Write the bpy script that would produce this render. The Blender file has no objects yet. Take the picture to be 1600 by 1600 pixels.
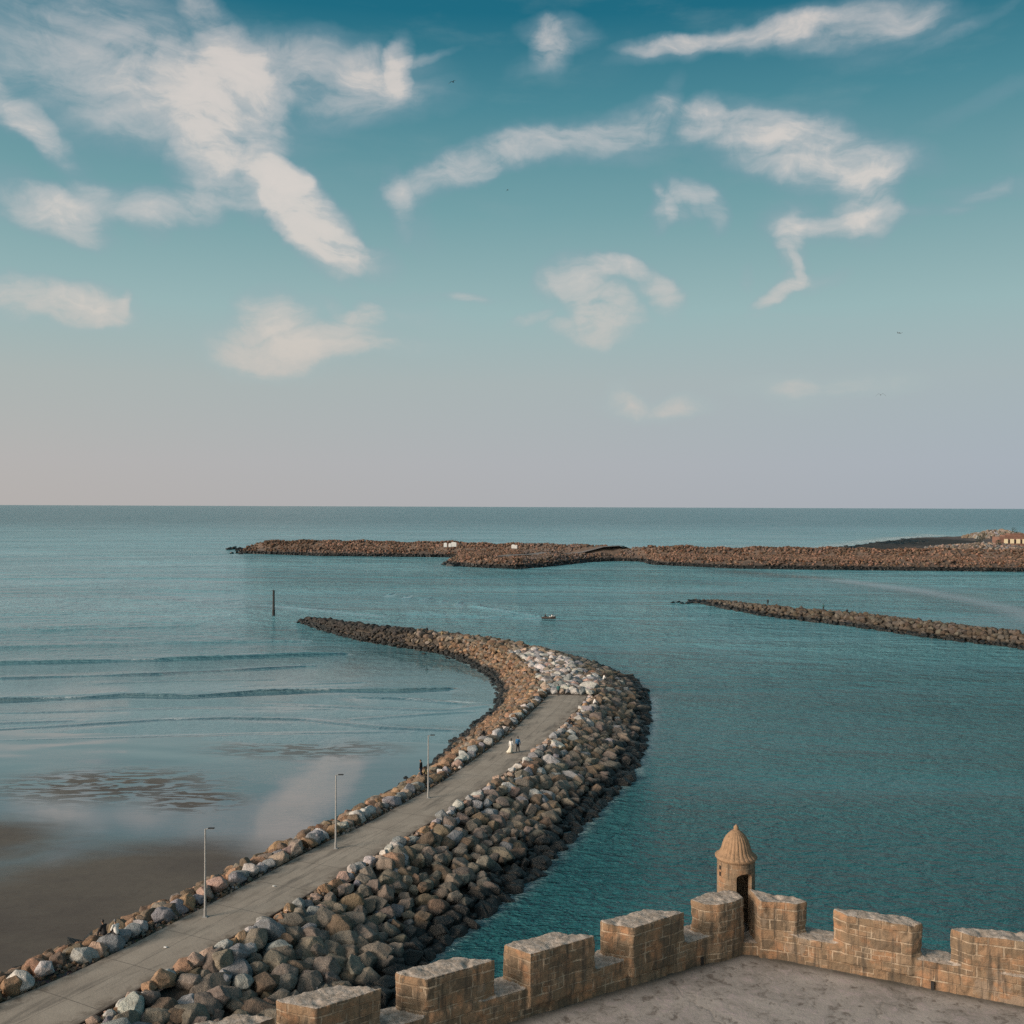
import bpy, bmesh, math, random
import numpy as np
from mathutils import Vector, Matrix, noise as mnoise

random.seed(7)
rng = np.random.default_rng(7)
C = bpy.context.scene.collection
CZ = 32.0
# ------------------------------------------------------------------ camera
F = np.array([0, 1, -.0053]); F /= np.linalg.norm(F)
R = np.array([1, 0, .0038]); R -= F * R.dot(F); R /= np.linalg.norm(R)
U = np.cross(R, F)
cam = bpy.data.cameras.new('camera'); camo = bpy.data.objects.new('camera', cam); C.objects.link(camo)
cam.lens = 36; cam.sensor_width = 36; cam.clip_end = 200000; cam.clip_start = .5
M = Matrix.Identity(4)
for i in range(3):
    M[i][0] = R[i]; M[i][1] = U[i]; M[i][2] = -F[i]
M[2][3] = CZ
camo.matrix_world = M
bpy.context.scene.camera = camo

def up(px, py, z):
    d = F + R * (px - 800) / 1600 - U * (py - 800) / 1600
    return np.array([0, 0, CZ]) + d * (z - CZ) / d[2]
def at_depth(px, py, D):
    d = F + R * (px - 800) / 1600 - U * (py - 800) / 1600
    return np.array([0, 0, CZ]) + d * D
def proj(p):
    v = np.array(p) - np.array([0, 0, CZ]); k = v.dot(F)
    return 800 + 1600 * v.dot(R) / k, 800 - 1600 * v.dot(U) / k, k

# ------------------------------------------------------------------ world and sun
SUN_AZ = math.radians(-118)      # from +Y, clockwise positive: the sun is to the left, a little behind
SUN_EL = math.radians(19)
sc = bpy.context.scene
sc.view_settings.view_transform = 'Standard'; sc.view_settings.look = 'None'
sc.view_settings.exposure = 0; sc.view_settings.gamma = 1
sc.cycles.max_bounces = 5; sc.cycles.diffuse_bounces = 2; sc.cycles.glossy_bounces = 3
sc.cycles.use_denoising = False; sc.cycles.sample_clamp_indirect = 4
SUN_STRENGTH = 4.2
sl = bpy.data.lights.new('sun', 'SUN'); sl.energy = SUN_STRENGTH; sl.angle = math.radians(20); sl.color = (1, .82, .66)
so = bpy.data.objects.new('sun', sl); C.objects.link(so)
sd = Vector((math.sin(SUN_AZ) * math.cos(SUN_EL), math.cos(SUN_AZ) * math.cos(SUN_EL), math.sin(SUN_EL)))
so.rotation_euler = sd.to_track_quat('Z', 'Y').to_euler()

def srgb(r, g, b):
    f = lambda c: (c / 255 / 12.92) if c / 255 <= .04045 else ((c / 255 + .055) / 1.055) ** 2.4
    return (f(r), f(g), f(b), 1)

class NT:
    """small helper for building node trees"""
    def __init__(s, nt): s.nt = nt; s.n = nt.nodes; s.l = nt.links
    def node(s, t, **kw):
        n = s.n.new(t)
        for k, v in kw.items(): setattr(n, k, v)
        return n
    def put(s, sock, v):
        if v is None: return
        if isinstance(v, bpy.types.NodeSocket): s.l.new(v, sock)
        else: sock.default_value = v
    def m(s, op, a, b=None, c=None, clamp=False):
        n = s.node('ShaderNodeMath', operation=op, use_clamp=clamp)
        s.put(n.inputs[0], a); s.put(n.inputs[1], b); s.put(n.inputs[2], c)
        return n.outputs[0]
    def v(s, op, a, b=None, out=0):
        n = s.node('ShaderNodeVectorMath', operation=op)
        s.put(n.inputs[0], a); s.put(n.inputs[1], b)
        return n.outputs[out]
    def dot(s, a, b): return s.v('DOT_PRODUCT', a, b, 1)
    def comb(s, x, y, z):
        n = s.node('ShaderNodeCombineXYZ')
        for i, q in enumerate((x, y, z)): s.put(n.inputs[i], q)
        return n.outputs[0]
    def sep(s, a):
        n = s.node('ShaderNodeSeparateXYZ'); s.put(n.inputs[0], a); return n.outputs
    def noise(s, vec, scale, detail=3, rough=.5, dist=0, col=False):
        n = s.node('ShaderNodeTexNoise'); s.put(n.inputs['Vector'], vec)
        n.inputs['Scale'].default_value = scale; n.inputs['Detail'].default_value = detail
        n.inputs['Roughness'].default_value = rough; n.inputs['Distortion'].default_value = dist
        return n.outputs[1] if col else n.outputs[0]
    def ramp(s, f, stops, interp='LINEAR'):
        n = s.node('ShaderNodeValToRGB'); s.put(n.inputs[0], f)
        cr = n.color_ramp; cr.interpolation = interp
        while len(cr.elements) < len(stops): cr.elements.new(.5)
        for e, (p, c) in zip(cr.elements, stops):
            e.position = p; e.color = c if not isinstance(c, (int, float)) else (c, c, c, 1)
        return n.outputs[0]
    def rng(s, f, a, b, c=0, d=1, smooth=True):
        n = s.node('ShaderNodeMapRange', interpolation_type='SMOOTHSTEP' if smooth else 'LINEAR')
        s.put(n.inputs[0], f)
        for i, q in enumerate((a, b, c, d)): s.put(n.inputs[i + 1], q)
        return n.outputs[0]
    def mix(s, f, a, b, mode='MIX'):
        n = s.node('ShaderNodeMix', data_type='RGBA', blend_type=mode)
        s.put(n.inputs[0], f); s.put(n.inputs[6], a); s.put(n.inputs[7], b)
        return n.outputs[2]
    def bump(s, h, strength=1, dist=1, normal=None):
        n = s.node('ShaderNodeBump'); s.put(n.inputs['Height'], h)
        s.put(n.inputs['Strength'], strength); n.inputs['Distance'].default_value = dist
        if normal is not None: s.put(n.inputs['Normal'], normal)
        return n.outputs[0]
    def map(s, vec, scale=(1, 1, 1), rot=(0, 0, 0), loc=(0, 0, 0)):
        n = s.node('ShaderNodeMapping'); s.put(n.inputs[0], vec)
        n.inputs['Scale'].default_value = scale; n.inputs['Rotation'].default_value = rot; n.inputs['Location'].default_value = loc
        return n.outputs[0]

# (x, y, radius x, radius y, tilt clockwise in degrees, strength): cloud shreds given as bearings on the sky
CLOUDS = [
 (50,60,200,95,10,.42),(165,25,160,60,25,.3),(60,145,150,60,20,.4),(240,80,190,95,25,.3),
 (345,55,125,24,52,.72),(500,108,150,38,0,.85),(400,135,170,55,5,.36),(300,165,110,55,-10,.45),(230,140,130,45,15,.22),
 (583,112,36,28,20,.6),(628,98,18,36,10,.95),(668,90,40,7,-12,.4),(312,235,40,85,0,.85),(355,190,70,60,0,.45),
 (610,165,100,20,-12,.45),(408,235,42,22,-35,.55),(370,290,50,36,35,.55),(430,290,70,40,45,.3),
 (440,300,40,30,55,1.1),(478,348,80,34,55,1.7),(530,395,75,20,18,1.0),(390,330,60,14,50,.35),
 (90,338,80,28,25,.7),(190,325,120,24,-3,.9),(245,345,24,30,0,.6),(110,365,55,16,10,.45),(30,350,60,9,0,.3),
 (20,168,70,20,45,.65),(75,222,75,17,45,.38),(115,255,60,16,30,.22),
 (65,474,110,25,3,1.1),(115,485,60,16,0,.5),(195,478,15,7,-40,.5),
 (540,510,190,60,0,.16),(90,480,150,40,0,.14),(430,490,44,24,12,.9),(405,545,70,30,0,1.1),(460,540,70,36,0,.6),(545,530,56,24,-10,.75),(600,548,85,11,-3,.5),
 (570,492,28,14,-12,.8),(515,485,36,7,30,.4),(645,495,60,14,15,.32),(722,470,26,7,10,.6),(660,465,110,6,3,.22),
 (700,275,90,20,-22,.6),(760,248,120,22,-18,.7),(860,220,130,26,-12,.8),(1000,205,75,32,-8,.75),(1040,162,16,36,15,.45),
 (618,320,17,48,0,.4),(645,360,28,40,-35,.32),(520,300,120,50,20,.15),
 (868,48,52,20,0,.85),(856,78,26,32,10,.65),(835,100,48,16,-30,.35),(930,90,70,30,-10,.15),
 (1030,66,62,11,-3,.85),(1140,55,140,15,-7,.75),(1200,42,70,22,-5,.45),(1330,30,100,28,0,.95),(1430,45,60,20,0,.42),(1365,78,90,22,5,.32),(1505,45,75,7,-20,.35),
 (1205,218,100,34,8,.8),(1265,232,120,36,15,.7),(1385,250,80,24,10,.6),(1300,275,70,26,0,.5),(1220,185,130,28,8,.3),(1095,180,30,20,-30,.65),(1150,168,60,16,0,.3),
 (1362,312,44,46,0,.8),(1320,338,60,18,-20,.6),(1390,340,50,15,8,.45),(1235,345,46,24,0,.75),(1240,385,22,42,0,.7),(1244,415,9,22,0,.45),(1300,345,80,12,0,.4),(1470,330,50,6,0,.3),
 (1025,326,17,30,-12,.85),(1055,322,17,24,0,.65),(1095,328,18,32,-18,.8),(1065,294,44,15,10,.5),
 (1548,293,56,11,-5,.55),(1520,310,30,9,-30,.35),(1545,155,100,12,-15,.32),(1590,230,26,24,0,.22),
 (890,430,44,24,-25,.95),(930,462,48,28,50,.75),(955,495,36,30,0,.6),(905,522,44,16,15,.6),(930,508,60,28,0,.45),(960,412,34,14,22,.85),(1000,432,56,16,42,.6),(1035,468,34,16,65,.5),(990,478,56,34,0,.3),(830,498,36,8,-20,.7),
 (1153,440,12,12,0,.5),(1205,465,42,14,-35,.65),(1240,450,60,10,-20,.6),(1250,500,110,5,0,.28),
 (970,615,26,16,25,.55),(1005,632,70,14,5,.55),(1075,628,40,13,0,.6),(1225,602,70,14,2,.55),(1250,625,40,18,10,.35),(1365,600,56,16,-5,.65),
]
world = bpy.data.worlds.new('World'); sc.world = world; world.use_nodes = True
w = NT(world.node_tree); w.n.clear()
tc = w.node('ShaderNodeTexCoord')
gx, gy, gz = w.sep(tc.outputs['Generated'])
hyp = w.m('SQRT', w.m('ADD', w.m('MULTIPLY', gx, gx), w.m('MULTIPLY', gy, gy)))
az = w.m('ARCTAN2', gx, gy)
el = w.m('DIVIDE', gz, w.m('MAXIMUM', hyp, .02))
el = w.m('MINIMUM', el, 3.0)
# sky: physical sky, tinted towards the teal evening sky of the photograph
nish = w.node('ShaderNodeTexSky'); nish.sky_type = 'NISHITA'; nish.sun_disc = False
nish.sun_elevation = SUN_EL; nish.sun_rotation = SUN_AZ; nish.altitude = 30
def skc(r, g, b): return srgb(r, g, b)
elz = w.m('ABSOLUTE', el)
skyramp = w.ramp(w.m('MULTIPLY', elz, 1.0 / .75), [
    (0.0, skc(178, 176, 178)), (.055, skc(178, 178, 181)), (.16, skc(170, 180, 180)), (.25, skc(152, 181, 182)), (.38, skc(116, 160, 166)),
    (.52, skc(74, 134, 148)), (.64, skc(28, 106, 128)), (1.0, skc(14, 84, 108))])
azt = w.rng(az, -.5, .5, 0, 1, False)
low = w.rng(elz, 0, .22, 1, 0)
tint = w.mix(azt, (1.04, 1.0, .94, 1), (.84, .96, 1.06, 1))
skyramp = w.mix(w.m('MULTIPLY', low, 1.0), skyramp, w.mix(1.0, skyramp, tint, 'MULTIPLY'))
# clouds
P0 = w.comb(az, elz, 0)
wn1 = w.noise(P0, 6, 4, .55, 0, True); wn2 = w.noise(w.v('ADD', P0, (3, 1, 0)), 17, 5, .55, 0, True)
W = w.v('ADD', P0, w.v('MULTIPLY', w.v('SUBTRACT', wn1, (.5, .5, .5)), (.05, .035, 0)))
W = w.v('ADD', W, w.v('MULTIPLY', w.v('SUBTRACT', wn2, (.5, .5, .5)), (.042, .03, 0)))
wx, wy, _ = w.sep(W)
Q = w.comb(w.m('MULTIPLY', wx, wx), w.m('MULTIPLY', wy, wy), w.m('MULTIPLY', wx, wy))
L1 = w.comb(wx, wy, 1.0)
acc = None
for (px, py, rx, ry, ang, amp) in CLOUDS:
    a0 = math.atan((px - 800) / 1600); v0 = (791.5 - py) / 1600 * math.cos(a0)
    k = math.cos(a0)
    rx_ = rx / 1600 * 1.56 * k; ry_ = ry / 1600 * 1.85 * k
    t = -math.radians(ang); c, s_ = math.cos(t), math.sin(t)
    # a = (c*dx+s*dy)/rx ; b = (-s*dx+c*dy)/ry
    A = c * c / rx_ ** 2 + s_ * s_ / ry_ ** 2; B = s_ * s_ / rx_ ** 2 + c * c / ry_ ** 2
    D = 2 * c * s_ * (1 / rx_ ** 2 - 1 / ry_ ** 2)
    c1 = (-A, -B, -D); c2 = (2 * A * a0 + D * v0, 2 * B * v0 + D * a0, 1 - (A * a0 * a0 + B * v0 * v0 + D * a0 * v0))
    q = w.m('MAXIMUM', w.m('ADD', w.dot(Q, c1), w.dot(L1, c2)), 0)
    acc = w.m('MULTIPLY', q, amp) if acc is None else w.m('MULTIPLY_ADD', q, amp, acc)
accs = w.m('DIVIDE', w.m('MULTIPLY', acc, 1.38), w.m('ADD', 1.0, w.m('MULTIPLY', acc, .95)))
fib = w.noise(w.map(W, (5, 17, 1), (0, 0, .45)), 1.5, 7, .62, .8)
fib2 = w.noise(w.map(W, (1, 1.7, 1), (0, 0, .3)), 17, 7, .62, .5)
dn = w.m('MULTIPLY', w.m('POWER', accs, 2.1), w.m('MAXIMUM', .1, w.m('ADD', -1.5, w.m('ADD', w.m('MULTIPLY', fib, 3.2), w.m('MULTIPLY', fib2, 3.3)))))
alpha = w.m('MULTIPLY', w.m('SUBTRACT', 1.0, w.m('POWER', 2.718, w.m('MULTIPLY', dn, -1.35))), .9)
ccol = w.mix(w.rng(dn, .15, 1.1), srgb(128, 156, 170), srgb(192, 193, 195))
ccol = w.mix(w.rng(dn, .95, 1.7), ccol, srgb(224, 214, 207))
ccol = w.mix(w.rng(elz, .1, .32, .85, 0), ccol, w.mix(w.rng(dn, .2, 1.0), srgb(176, 190, 188), srgb(208, 198, 188)))
# faint veil everywhere
veil = w.m('MULTIPLY', w.rng(w.noise(w.map(P0, (3, 9, 1), (0, 0, .2)), 2.2, 6, .6), .5, .8), .22)
sky2 = w.mix(w.m('MULTIPLY', veil, w.rng(elz, .1, .3)), skyramp, srgb(140, 165, 172))
col = w.mix(alpha, sky2, ccol)
# glow added out of view to lift the ambient light: the sky brightens and warms towards the low sun, which is behind the photographer's left shoulder
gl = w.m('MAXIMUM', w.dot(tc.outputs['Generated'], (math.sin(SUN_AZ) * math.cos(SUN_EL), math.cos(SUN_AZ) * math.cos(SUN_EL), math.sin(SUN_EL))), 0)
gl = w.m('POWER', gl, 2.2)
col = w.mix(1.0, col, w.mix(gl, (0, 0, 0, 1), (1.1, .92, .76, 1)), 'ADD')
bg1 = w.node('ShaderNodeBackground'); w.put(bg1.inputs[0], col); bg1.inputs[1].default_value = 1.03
bg2 = w.node('ShaderNodeBackground'); w.l.new(nish.outputs[0], bg2.inputs[0]); bg2.inputs[1].default_value = .06
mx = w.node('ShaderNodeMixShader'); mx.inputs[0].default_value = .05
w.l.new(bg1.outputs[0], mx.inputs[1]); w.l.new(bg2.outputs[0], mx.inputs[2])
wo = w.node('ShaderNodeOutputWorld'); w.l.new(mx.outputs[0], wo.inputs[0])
world.cycles.sampling_method = 'MANUAL'; world.cycles.sample_map_resolution = 256

# ------------------------------------------------------------------ helpers
def tag(o, label=None, cat=None, group=None, kind=None):
    if label: o['label'] = label
    if cat: o['category'] = cat
    if group: o['group'] = group
    if kind: o['kind'] = kind
    return o
def link(o, parent=None):
    C.objects.link(o)
    if parent is not None: o.parent = parent
    return o
def mesh_obj(name, verts, faces, mat=None, parent=None, smooth=False, mesh_name=None):
    me = bpy.data.meshes.new(mesh_name or name)
    me.from_pydata([tuple(map(float, v)) for v in verts], [], [tuple(map(int, f)) for f in faces])
    if smooth: me.polygons.foreach_set('use_smooth', [True] * len(me.polygons))
    if mat: me.materials.append(mat)
    me.update()
    return link(bpy.data.objects.new(name, me), parent)
def np_mesh(name, V, T, mat, smooth=True, attrs=None, quads=False):
    """V (n,3), T (m,3|4) arrays; attrs {name: (n,) or (n,4)} on points"""
    me = bpy.data.meshes.new(name); k = T.shape[1]
    me.vertices.add(len(V)); me.vertices.foreach_set('co', np.ascontiguousarray(V, dtype=np.float32).ravel())
    me.loops.add(T.size); me.loops.foreach_set('vertex_index', np.ascontiguousarray(T, dtype=np.int32).ravel())
    me.polygons.add(len(T)); me.polygons.foreach_set('loop_start', np.arange(0, T.size, k, dtype=np.int32))
    me.polygons.foreach_set('use_smooth', np.full(len(T), smooth))
    me.update(calc_edges=True)
    for n, a in (attrs or {}).items():
        if a.ndim == 1:
            at = me.attributes.new(n, 'FLOAT', 'POINT'); at.data.foreach_set('value', a.astype(np.float32))
        else:
            at = me.attributes.new(n, 'FLOAT_COLOR', 'POINT'); at.data.foreach_set('color', a.astype(np.float32).ravel())
    me.materials.append(mat)
    return link(bpy.data.objects.new(name, me))
def empty(name, loc=(0, 0, 0), rz=0):
    o = bpy.data.objects.new(name, None); o.location = tuple(map(float, loc)); o.rotation_euler = (0, 0, rz); o.empty_display_size = .3
    C.objects.link(o); return o
def bm_obj(name, bm, mat, parent=None, smooth=False):
    me = bpy.data.meshes.new(name); bm.to_mesh(me); bm.free()
    if smooth: me.polygons.foreach_set('use_smooth', [True] * len(me.polygons))
    me.materials.append(mat)
    return link(bpy.data.objects.new(name, me), parent)
def box(bm, c, s, rz=0, bevel=0, mat4=None):
    m = Matrix.Translation(Vector(c)) @ Matrix.Rotation(rz, 4, 'Z') @ Matrix.Diagonal((s[0], s[1], s[2], 1))
    if mat4 is not None: m = mat4 @ m
    r = bmesh.ops.create_cube(bm, size=1, matrix=m)
    if bevel:
        es = list({e for v in r['verts'] for e in v.link_edges})
        bmesh.ops.bevel(bm, geom=es, offset=bevel, segments=2, affect='EDGES')
def tube(bm, a, b, r0, r1, n=12, cap=True):
    a, b = Vector(a), Vector(b); d = b - a; q = d.to_track_quat('Z', 'Y').to_matrix()
    rings = []
    for p, r in ((a, r0), (b, r1)):
        rings.append([bm.verts.new(p + q @ Vector((math.cos(2 * math.pi * i / n) * r, math.sin(2 * math.pi * i / n) * r, 0))) for i in range(n)])
    for i in range(n): bm.faces.new((rings[0][i], rings[0][(i + 1) % n], rings[1][(i + 1) % n], rings[1][i]))
    if cap: bm.faces.new(rings[0][::-1]); bm.faces.new(rings[1])
def lathe(bm, prof, n=32, z0=0, rfun=None, cx=0, cy=0):
    rings = []
    for (r, z) in prof:
        rings.append([bm.verts.new((cx + (r * (rfun(2 * math.pi * i / n, z) if rfun else 1)) * math.cos(2 * math.pi * i / n),
                                    cy + (r * (rfun(2 * math.pi * i / n, z) if rfun else 1)) * math.sin(2 * math.pi * i / n), z0 + z)) for i in range(n)])
    for A, B in zip(rings, rings[1:]):
        for i in range(n): bm.faces.new((A[i], A[(i + 1) % n], B[(i + 1) % n], B[i]))
    bm.faces.new(rings[0][::-1]); bm.faces.new(rings[-1])
def new_mat(name):
    m = bpy.data.materials.new(name); m.use_nodes = True; t = NT(m.node_tree); t.n.clear()
    b = t.node('ShaderNodeBsdfPrincipled'); o = t.node('ShaderNodeOutputMaterial'); t.l.new(b.outputs[0], o.inputs[0])
    return m, t, b
def simple(name, col, rough=.7, metal=0, var=.25, scale=6, bump=0):
    m, t, b = new_mat(name); c = t.node('ShaderNodeTexCoord').outputs['Object']
    n = t.noise(c, scale, 4, .6)
    t.put(b.inputs['Base Color'], t.mix(t.rng(n, .3, .7), tuple(x * (1 - var) for x in col[:3]) + (1,), tuple(min(1, x * (1 + var)) for x in col[:3]) + (1,)))
    b.inputs['Roughness'].default_value = rough; b.inputs['Metallic'].default_value = metal
    if bump: t.put(b.inputs['Normal'], t.bump(n, 1, bump))
    return m

# ------------------------------------------------------------------ materials
def rock_mat(name, source, zwet=1.15, wetband=True):
    m, t, b = new_mat(name)
    if source == 'attr': col = t.node('ShaderNodeAttribute', attribute_name='rock_col').outputs['Color']
    else: col = t.node('ShaderNodeObjectInfo').outputs['Color']
    g = t.node('ShaderNodeNewGeometry'); P = g.outputs['Position']; z = t.sep(P)[2]
    n1 = t.noise(P, 1.1, 5, .65); n2 = t.noise(P, 6, 6, .65, .4); n3 = t.noise(P, 24, 4, .6)
    col = t.mix(1.0, col, t.ramp(n1, [(.28, (.62, .58, .55, 1)), (.5, (1, 1, 1, 1)), (.72, (1.25, 1.2, 1.12, 1))]), 'MULTIPLY')
    col = t.mix(t.m('MULTIPLY', t.rng(n2, .5, .72), .5), col, t.mix(1.0, col, (1.8, 1.75, 1.65, 1), 'MULTIPLY'))
    col = t.mix(t.m('MULTIPLY', t.rng(n2, .47, .3), .55), col, t.mix(1.0, col, (.45, .38, .32, 1), 'MULTIPLY'))
    rough = .86
    if wetband:
        zz = t.m('ADD', z, t.m('MULTIPLY', t.m('SUBTRACT', t.noise(P, .45, 3, .6), .5), 1.3))
        wet = t.rng(zz, zwet - .25, zwet + .35, 1, 0)
        col = t.mix(wet, col, t.mix(n2, (.004, .005, .005, 1), (.012, .013, .011, 1)))
        rough = t.m('SUBTRACT', .88, t.m('MULTIPLY', wet, .45))
    t.put(b.inputs['Base Color'], col); t.put(b.inputs['Roughness'], rough)
    h = t.m('ADD', t.m('MULTIPLY', n2, .7), t.m('MULTIPLY', n3, .3))
    t.put(b.inputs['Normal'], t.bump(h, 1.0, .22))
    return m
M_ROCK = rock_mat('boulder_stone', 'attr', 1.1); M_ROCKI = rock_mat('boulder_stone_single', 'obj', 1.1)
M_ROCKFAR = rock_mat('far_rubble_stone', 'attr', zwet=1.0); M_ROCKOUT = rock_mat('outer_rubble_stone', 'attr', zwet=2.0)

def mat_core():
    m, t, b = new_mat('rubble_core'); P = t.node('ShaderNodeNewGeometry').outputs['Position']
    n = t.noise(P, 2.2, 6, .7)
    t.put(b.inputs['Base Color'], t.ramp(n, [(.3, (.03, .026, .022, 1)), (.7, (.12, .095, .072, 1))]))
    b.inputs['Roughness'].default_value = .95; t.put(b.inputs['Normal'], t.bump(n, 1, .5)); return m
M_CORE = mat_core()
def mat_gravel():
    m, t, b = new_mat('gravel_bed'); P = t.node('ShaderNodeNewGeometry').outputs['Position']
    n = t.noise(P, 9, 6, .7); v = t.node('ShaderNodeTexVoronoi'); t.put(v.inputs['Vector'], P); v.inputs['Scale'].default_value = 7
    c = t.mix(1.0, t.ramp(n, [(.3, (.05, .04, .033, 1)), (.7, (.2, .165, .135, 1))]), t.mix(.5, (1, 1, 1, 1), v.outputs['Color']), 'MULTIPLY')
    t.put(b.inputs['Base Color'], c); b.inputs['Roughness'].default_value = .95
    t.put(b.inputs['Normal'], t.bump(v.outputs['Distance'], 1, .08)); return m
M_GRAVEL = mat_gravel()

def mat_path():
    m, t, b = new_mat('pier_concrete')
    uv = t.node('ShaderNodeAttribute', attribute_name='sv').outputs['Vector']  # s along, t across
    P = t.node('ShaderNodeNewGeometry').outputs['Position']
    s, v, _ = t.sep(uv)
    base = t.ramp(t.noise(P, .35, 5, .6), [(.3, (.27, .232, .19, 1)), (.7, (.37, .325, .27, 1))])
    st = t.noise(t.map(uv, (.12, .9, 1)), 1.0, 6, .7, .5)
    base = t.mix(t.m('MULTIPLY', t.rng(st, .5, .68), .7), base, (.13, .115, .098, 1))
    dirt = t.noise(t.map(uv, (1.2, .25, 1)), 1.0, 6, .7, .8)
    base = t.mix(t.m('MULTIPLY', t.rng(dirt, .6, .78), .4), base, (.36, .33, .29, 1))
    # transverse joints every 5 m, a long joint down the middle
    j = t.m('ABSOLUTE', t.m('SUBTRACT', t.m('FRACT', t.m('DIVIDE', s, 5.0)), .5))
    jm = t.m('GREATER_THAN', j, .494)
    wob = t.m('MULTIPLY', t.m('SUBTRACT', t.noise(P, .8, 3, .5), .5), .15)
    jl = t.m('LESS_THAN', t.m('ABSOLUTE', t.m('ADD', v, wob)), .02)
    base = t.mix(t.m('MULTIPLY', t.m('MAXIMUM', jm, jl), .7), base, (.07, .062, .055, 1))
    edge = t.rng(t.m('ABSOLUTE', v), 1.5, 2.3)
    base = t.mix(t.m('MULTIPLY', edge, t.rng(t.noise(P, 1.1, 5, .7), .4, .65, 0, .75)), base, (.12, .095, .072, 1))
    t.put(b.inputs['Base Color'], base); b.inputs['Roughness'].default_value = .85
    t.put(b.inputs['Normal'], t.bump(t.noise(P, 5, 6, .7), .6, .03)); return m
M_PATH = mat_path()

def mat_sea():
    m, t, b = new_mat('sea_water'); P = t.node('ShaderNodeNewGeometry').outputs['Position']
    calm = t.node('ShaderNodeAttribute', attribute_name='calm').outputs['Fac']
    foam = t.node('ShaderNodeAttribute', attribute_name='foam').outputs['Fac']
    x, y, z = t.sep(P)
    deep = t.rng(t.noise(t.map(P, (.004, .012, 1)), 1, 5, .6), .35, .65)
    c = t.mix(deep, (.013, .090, .102, 1), (.024, .132, .146, 1))
    c = t.mix(t.rng(y, 60, 330), c, t.mix(1.0, c, (7.0, 3.1, 3.2, 1), 'MULTIPLY'))  # lighter with distance: sky reflection painted into the base colour
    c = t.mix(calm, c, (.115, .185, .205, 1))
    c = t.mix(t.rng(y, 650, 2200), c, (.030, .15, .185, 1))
    # aerated water in the lee of the surf far out
    band = t.m('MULTIPLY', t.rng(y, 560, 700), t.rng(y, 1050, 1700, 1, 0))
    st = t.noise(t.map(P, (.012, .05, 1)), 1, 5, .65, .5)
    wc = t.noise(t.map(P, (.05, .3, 1)), 1, 4, .6)
    c = t.mix(t.m('MULTIPLY', t.m('MULTIPLY', band, t.rng(x, -80, 120, .25, .8)), t.rng(st, .42, .68)), c, (.16, .30, .31, 1))
    f = t.m('MULTIPLY', foam, t.rng(t.noise(t.map(P, (1, 2.2, 1)), 1.3, 5, .7), .38, .56))
    c = t.mix(f, c, (.62, .66, .66, 1))
    t.put(b.inputs['Base Color'], c); b.inputs['IOR'].default_value = 1.333
    t.put(b.inputs['Specular IOR Level'], t.rng(y, 700, 2600, .7, .3)); b.inputs['Specular Tint'].default_value = (.74, .96, 1, 1)
    far = t.rng(y, 120, 900)
    patch = t.rng(t.noise(t.map(P, (.006, .02, 1), (0, 0, .15)), 1, 4, .55, .6), .36, .64, .5, 1.3)
    rgh = t.m('ADD', .07, t.m('MULTIPLY', far, .13)); rgh = t.m('ADD', rgh, t.m('MULTIPLY', f, .5))
    t.put(b.inputs['Roughness'], rgh)
    t.put(b.inputs['Coat Weight'], t.m('MULTIPLY', t.rng(calm, .3, .95), .8)); b.inputs['Coat IOR'].default_value = 1.55; b.inputs['Coat Roughness'].default_value = .05
    # chop: several scales, long crests roughly across the view
    Pr = t.map(P, (.62, 1.15, 1), (0, 0, math.radians(-9)))
    n1 = t.noise(Pr, .85, 3, .6, .5); n2 = t.noise(Pr, 2.4, 3, .6, .4); n3 = t.noise(t.map(P, (.5, 1, 1), (0, 0, .18)), .26, 3, .6)
    n4 = t.noise(t.map(P, (.35, 1, 1), (0, 0, -.06)), .07, 3, .55)
    h = t.m('ADD', t.m('MULTIPLY', n1, .8), t.m('ADD', t.m('MULTIPLY', n2, .30), t.m('MULTIPLY', n3, t.m('ADD', .9, t.rng(y, 90, 260, 0, 1.5)))))
    h = t.m('ADD', h, t.m('MULTIPLY', t.m('MULTIPLY', n4, 5.0), t.rng(y, 120, 500)))
    amp = t.m('MULTIPLY', patch, t.m('SUBTRACT', 1.0, t.m('MULTIPLY', calm, .62)))
    t.put(b.inputs['Normal'], t.bump(t.m('MULTIPLY', h, amp), 1.0, 1.0))
    return m
M_SEA = mat_sea()

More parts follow.
